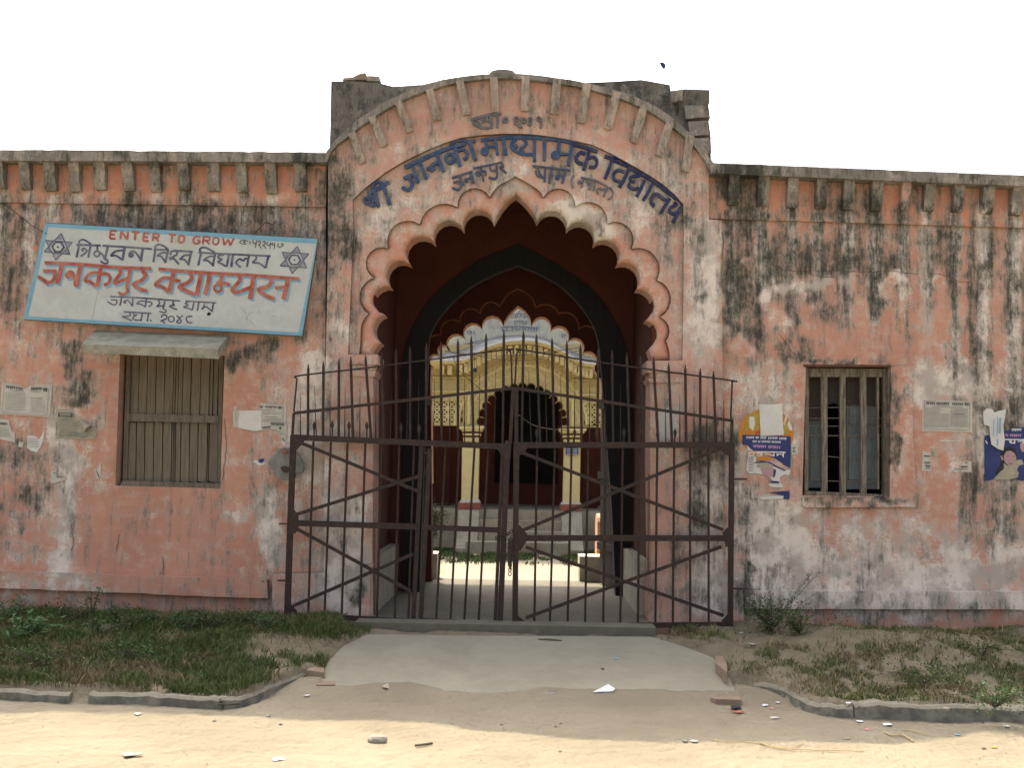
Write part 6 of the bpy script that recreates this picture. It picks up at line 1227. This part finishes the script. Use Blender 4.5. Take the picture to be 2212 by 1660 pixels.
for i, (x, y, mat, lab, s) in enumerate([(1285,505,WLIT,'white scrap in the grass left of the gate apron',12),(1060,352,WLIT,'tiny white scrap high in the left grass',9),(1330,390,PINKL,'pale pink scrap in the left grass near the wall',11),(2063,568,WLIT,'white scrap beside the left corner of the apron',16),(823,452,WLIT,'tiny white scrap in the middle of the left grass',8),(1840,1215,WLIT,'white scrap on the sunlit sand at the bottom',18),(910,912,WLIT,'pale scrap on the shaded dust below the left kerb',12),(2035,788,WLIT,'small white scrap on the dust left of the apron foot',10)]):
    p = zi([(x, y)])[0]; crumple('paper_scrap', tg(p[0], p[1], .03 if y < 600 else .004, -.3), s * .42, mat, lab)
for i, (x, y, mat, lab, s) in enumerate([(970,530,PINKL,'flat pink paper on the right bank',28),(470,622,SIGNB,'crumpled silver blue wrapper right of the apron corner',26),(305,655,WLIT,'pile of white peelings at the right edge of the apron',30),(1045,840,WLIT,'white paper on the right bank above the drain',22),(650,720,WLIT,'white scrap on the slope above the right kerb corner',16),(303,873,DARKL,'black sandal shaped scrap on the dust right of the apron',48),(312,902,ORL,'red brown scrap under the black one',44),(492,855,WLIT,'white scrap next to the pink one right of the apron foot',28),(535,876,PINKL,'pale pink scrap right of the apron foot',24),(1125,965,WLIT,'white plastic scrap on the dust below the right drain',30),(1305,985,WLIT,'long white plastic scrap below the right drain',44),(1175,1018,PINKL,'pink scrap at the edge of the sunlit sand',20),(915,452,DARKL,'grey blue scrap high on the right bank',18),(415,450,PAPER,'pale flat sheet near the shrub foot',40),(1040,1076,STRAW,'yellow leaf on the sunlit sand',20),(2010,1135,POSY,'yellow scrap on the sunlit sand at the right',18),(1945,1140,TWIG,'dark scrap beside the yellow scrap',16),(335,372,WLIT,'white scrap at the foot of the right gate post',18),(2100,995,WLIT,'pale scrap by the right end of the drain',24),(1770,1050,LBLUE,'blue grey scrap at the sand edge right',22),(560,940,PAPER,'cream strip on the dust',30),(25,1095,PAPER,'cream strip on the sunlit sand right of centre',24),(575,838,WLIT,'pale strip above the pink scrap',26)]):
    p = zh([(x, y)])[0]; crumple('scrap', tg(p[0], p[1], .006, -.3), s * .2, mat, lab)
stone('stone', 815, 1605, .055, STONE, 'rounded grey stone half buried in the sunlit sand', sq=(1.3,.9,.7), n=12, m=8, j=.05)
for px, py, r, lab, m in [(580,1550,.022,'small dark stone on the sunlit sand left of centre',STONE),(463,1560,.018,'small dark clod left on the sunlit sand',STONE),(606,1567,.016,'small stone right of the dark one on the sand',STONE),(1211,1565,.016,'small stone on the sand at right of centre',STONE),(1083,1567,.013,'tiny stone on the sand in the middle',STONE),(2070,1435,.075,'pale angular stone on the right bank',STONE),(2110,1428,.04,'flat pale stone right of the angular one',STONE),(2150,1362,.05,'orange tinted stone high on the right bank',BRICK),(2057,1355,.05,'pale pointed stone at the wall foot right',STONE),(2043,1350,.04,'pinkish stone at the wall foot right',BRICK),(1805,1356,.04,'small stone below the right base moulding',STONE),(1850,1354,.07,'flat grey stone half buried at the right wall foot',STONE),(1210*1,1632-6,.016,'tiny stone near the bottom on the sand',STONE),(1480,1604,.02,'small clod on the sand right of the sticks',STONE),(1200,1572,.014,'small clod on the sand near the shade edge',STONE),(2045,1535,.03,'pebble on the right drain edge',STONE)]:
    stone('stone', px, py, r, m, lab)
quad('flat_stone', zi([(808,1192),(840,1180),(946,1185),(930,1196),(830,1206)]), STONE, 'flat dark stone on the sunlit sand at the left bottom', 'stone', .02)
def stick(P, r, mat, lab, nm='stick', dz=.012):
    tag(MB().tube(catmull([tuple(tg(x, y, dz, -.3)) for x, y in P], 3), r, 5).build(nm, mat), lab, 'stick')
stick(zh([(135,1085),(250,1100),(400,1105),(560,1135),(640,1148),(760,1155),(930,1160),(1150,1165)]), .0035, STRAW, 'long pale dry stalk lying on the sunlit sand'); stick(zh([(460,1105),(540,1140),(650,1148),(700,1130),(750,1105)]), .003, STRAW, 'forked dry stalk crossing the long pale one'); stick(zh([(1290,1040),(1340,1060),(1400,1055),(1480,1100)]), .006, STRAW, 'pale twisted husk at the sand edge on the right')
stick(zh([(1400,1025),(1480,1030),(1570,1055)]), .004, STRAW, 'pale dry leaf rib at the sand edge on the right'); stick(zg([(485,838),(540,832),(590,824)]), .008, TWIG, 'dark thin stick on the sunlit sand below the apron'); stick(zi([(1445,850),(1520,855),(1585,850)]), .006, TWIG, 'grey stick at the end of the left kerb'); stick(zi([(1050,650),(1130,665),(1180,700),(1215,725)]), .005, STRAW, 'bent dry stem in the left grass'); stick(zi([(1215,755),(1250,745),(1290,725)]), .008, TWIG, 'dark stick on the grass edge above the left kerb')
stick(zi([(600,830),(620,790),(680,765)]), .004, TWIG, 'dead root hanging over the left kerb'); stick(zi([(1190,830),(1200,790),(1240,800),(1230,850)]), .004, TWIG, 'curled root hanging over the left kerb near its bend')
stick(zi([(410,815),(440,780),(470,745)]), .013, KERB, 'pale dry root lump in the gap of the left kerb', dz=.03)
# bricks showing at the apron edge
def brk(P, top, lab, h=.05):
    pts = [G(x, y, top) for x, y in P]; n = len(pts); V = pts + [p - Vector((0, 0, h + .06)) for p in pts]
    o = mo('brick', V, [tuple(range(n))] + [((i+1) % n, i, n+i, n+(i+1) % n) for i in range(n)], BRICKD); 
    if o.data.polygons[0].normal.z < 0: o.data.flip_normals()
    return tag(o, lab, 'brick')
brk(zi([(2030,615),(2065,590),(2150,600),(2150,630)]), -.19, 'loose dusty brick at the left corner of the apron'); brk(zi([(2092,690),(2190,672),(2225,688),(2222,712),(2100,714)]), -.25, 'dusty brick laid flat under the left apron edge')
brk(zg([(118,455),(210,446),(318,455),(318,463),(200,457),(120,466)]), -.262, 'long worn brick edge showing along the apron foot at the left'); brk(zh([(128,798),(330,790),(335,800),(330,812),(170,808)]), -.255, 'worn reddish brick edge at the right apron foot')
for P, lab in [([(165,520),(215,525),(245,590),(240,630),(205,600),(165,570)], 'broken cement lump at the right apron edge')]:
    brk(zh(P), -.12, lab, .04)
# fine gravel and clods
N = 13000; x = rng.uniform(-6.5, 6.5, N); y = rng.uniform(-6.5, -.6, N); z, k = terr(x, y); m = (~inpoly(x, y, APXY)) & (rng.uniform(0, 1, N) < np.where(k > .5, .35, .8) * sstep(.3, .62, fbm(x * 1.5, y * 1.5, 66))) ; mb = MB()
for a, b, c in zip(x[m], y[m], z[m]):
    r = random.choice([.002, .003, .003, .004, .005, .008]); v = Vector((a, b, c + r * .3)); q = [v + Vector((random.uniform(.6, 1.3) * r * sx, random.uniform(.6, 1.3) * r * sy, 0)) for sx, sy in ((1, 0), (0, 1), (-1, 0), (0, -1))]; t_ = v + Vector((0, 0, r * .8)); mb.add(q + [t_], [(0,1,4),(1,2,4),(2,3,4),(3,0,4)])
o = mb.build('gravel', simple('dark_gravel', (.20, .16, .12), (.32, .26, .19), 40)); tag(o, 'fine pebbles and clods strewn over the road and banks', 'gravel', None, 'stuff')

# cracks in the plaster
def crack(P, zf, sc, lab, w=3.2, Y=YW):
    mb = MB(); Q = []
    for i in range(len(P) - 1):
        for k in range(6):
            t = k / 6; Q.append((P[i][0] + (P[i+1][0]-P[i][0]) * t + random.uniform(-4, 4), P[i][1] + (P[i+1][1]-P[i][1]) * t + random.uniform(-4, 4)))
    Q.append(P[-1]); stroke(mb, zf(Q), w / sc * K, planeY(Y - .011), 0, 0, False); mb.build('crack', TWIG, B)
z5 = lambda P: zc(P, 1900, 420, 2.56)
for P in ([(440,700),(480,760),(560,795),(700,800),(760,830),(900,845),(930,860)],[(700,800),(900,795),(1100,805),(1300,800),(1480,822)],[(1560,815),(1680,830),(1760,870),(1850,880)],[(110,440),(135,600),(120,760),(100,900),(110,1040),(140,1080)],[(920,860),(925,930),(900,960)],[(1120,820),(1110,880)],[(0,1120),(120,1115),(200,1125)],[(520,1230),(600,1350),(640,1380)]): crack(P, z5, 2.56, '')
for P in ([(420,1040),(435,1130),(420,1200)],[(960,1240),(965,1340)],[(1325,420),(1335,600),(1310,780)],[(1480,1375),(1482,1470)],[(700,1100),(690,1200)]): crack(P, z4, 2.1842, '')

# repeats share a group
GR_ = {'stone': 'stones lying about', 'scrap': 'small litter scraps', 'paper_scrap': 'small paper scraps', 'notice': 'printed notices on the walls', 'notice_scrap': 'torn notice remnants on the left wall', 'weed': 'low weeds at the wall foot and on the banks', 'tall_weed': 'tall weeds by the right gate post', 'shrub': 'shrubs by the right gate post', 'gate_leaf': 'the two gate leaves', 'plank_door': 'open plank doors of the passage', 'stick': 'sticks and stalks on the ground', 'wire': 'loose wires', 'brick': 'bricks at the apron edge', 'gate_pin': 'gate hinges in the wall', 'blue_poster': 'blue posters on the right wall', 'cement_block': 'blocks at the far passage end', 'low_wall': 'courtyard wall ends', 'thistle': 'thistles on the left bank', 'poster_remnant': 'blue poster remnants', 'white_scrap': 'white torn paper bits'}
for o in bpy.data.objects:
    if o.parent is None and 'category' in o:
        k = o.name.split('.')[0]
        if k in GR_: o['group'] = GR_[k]
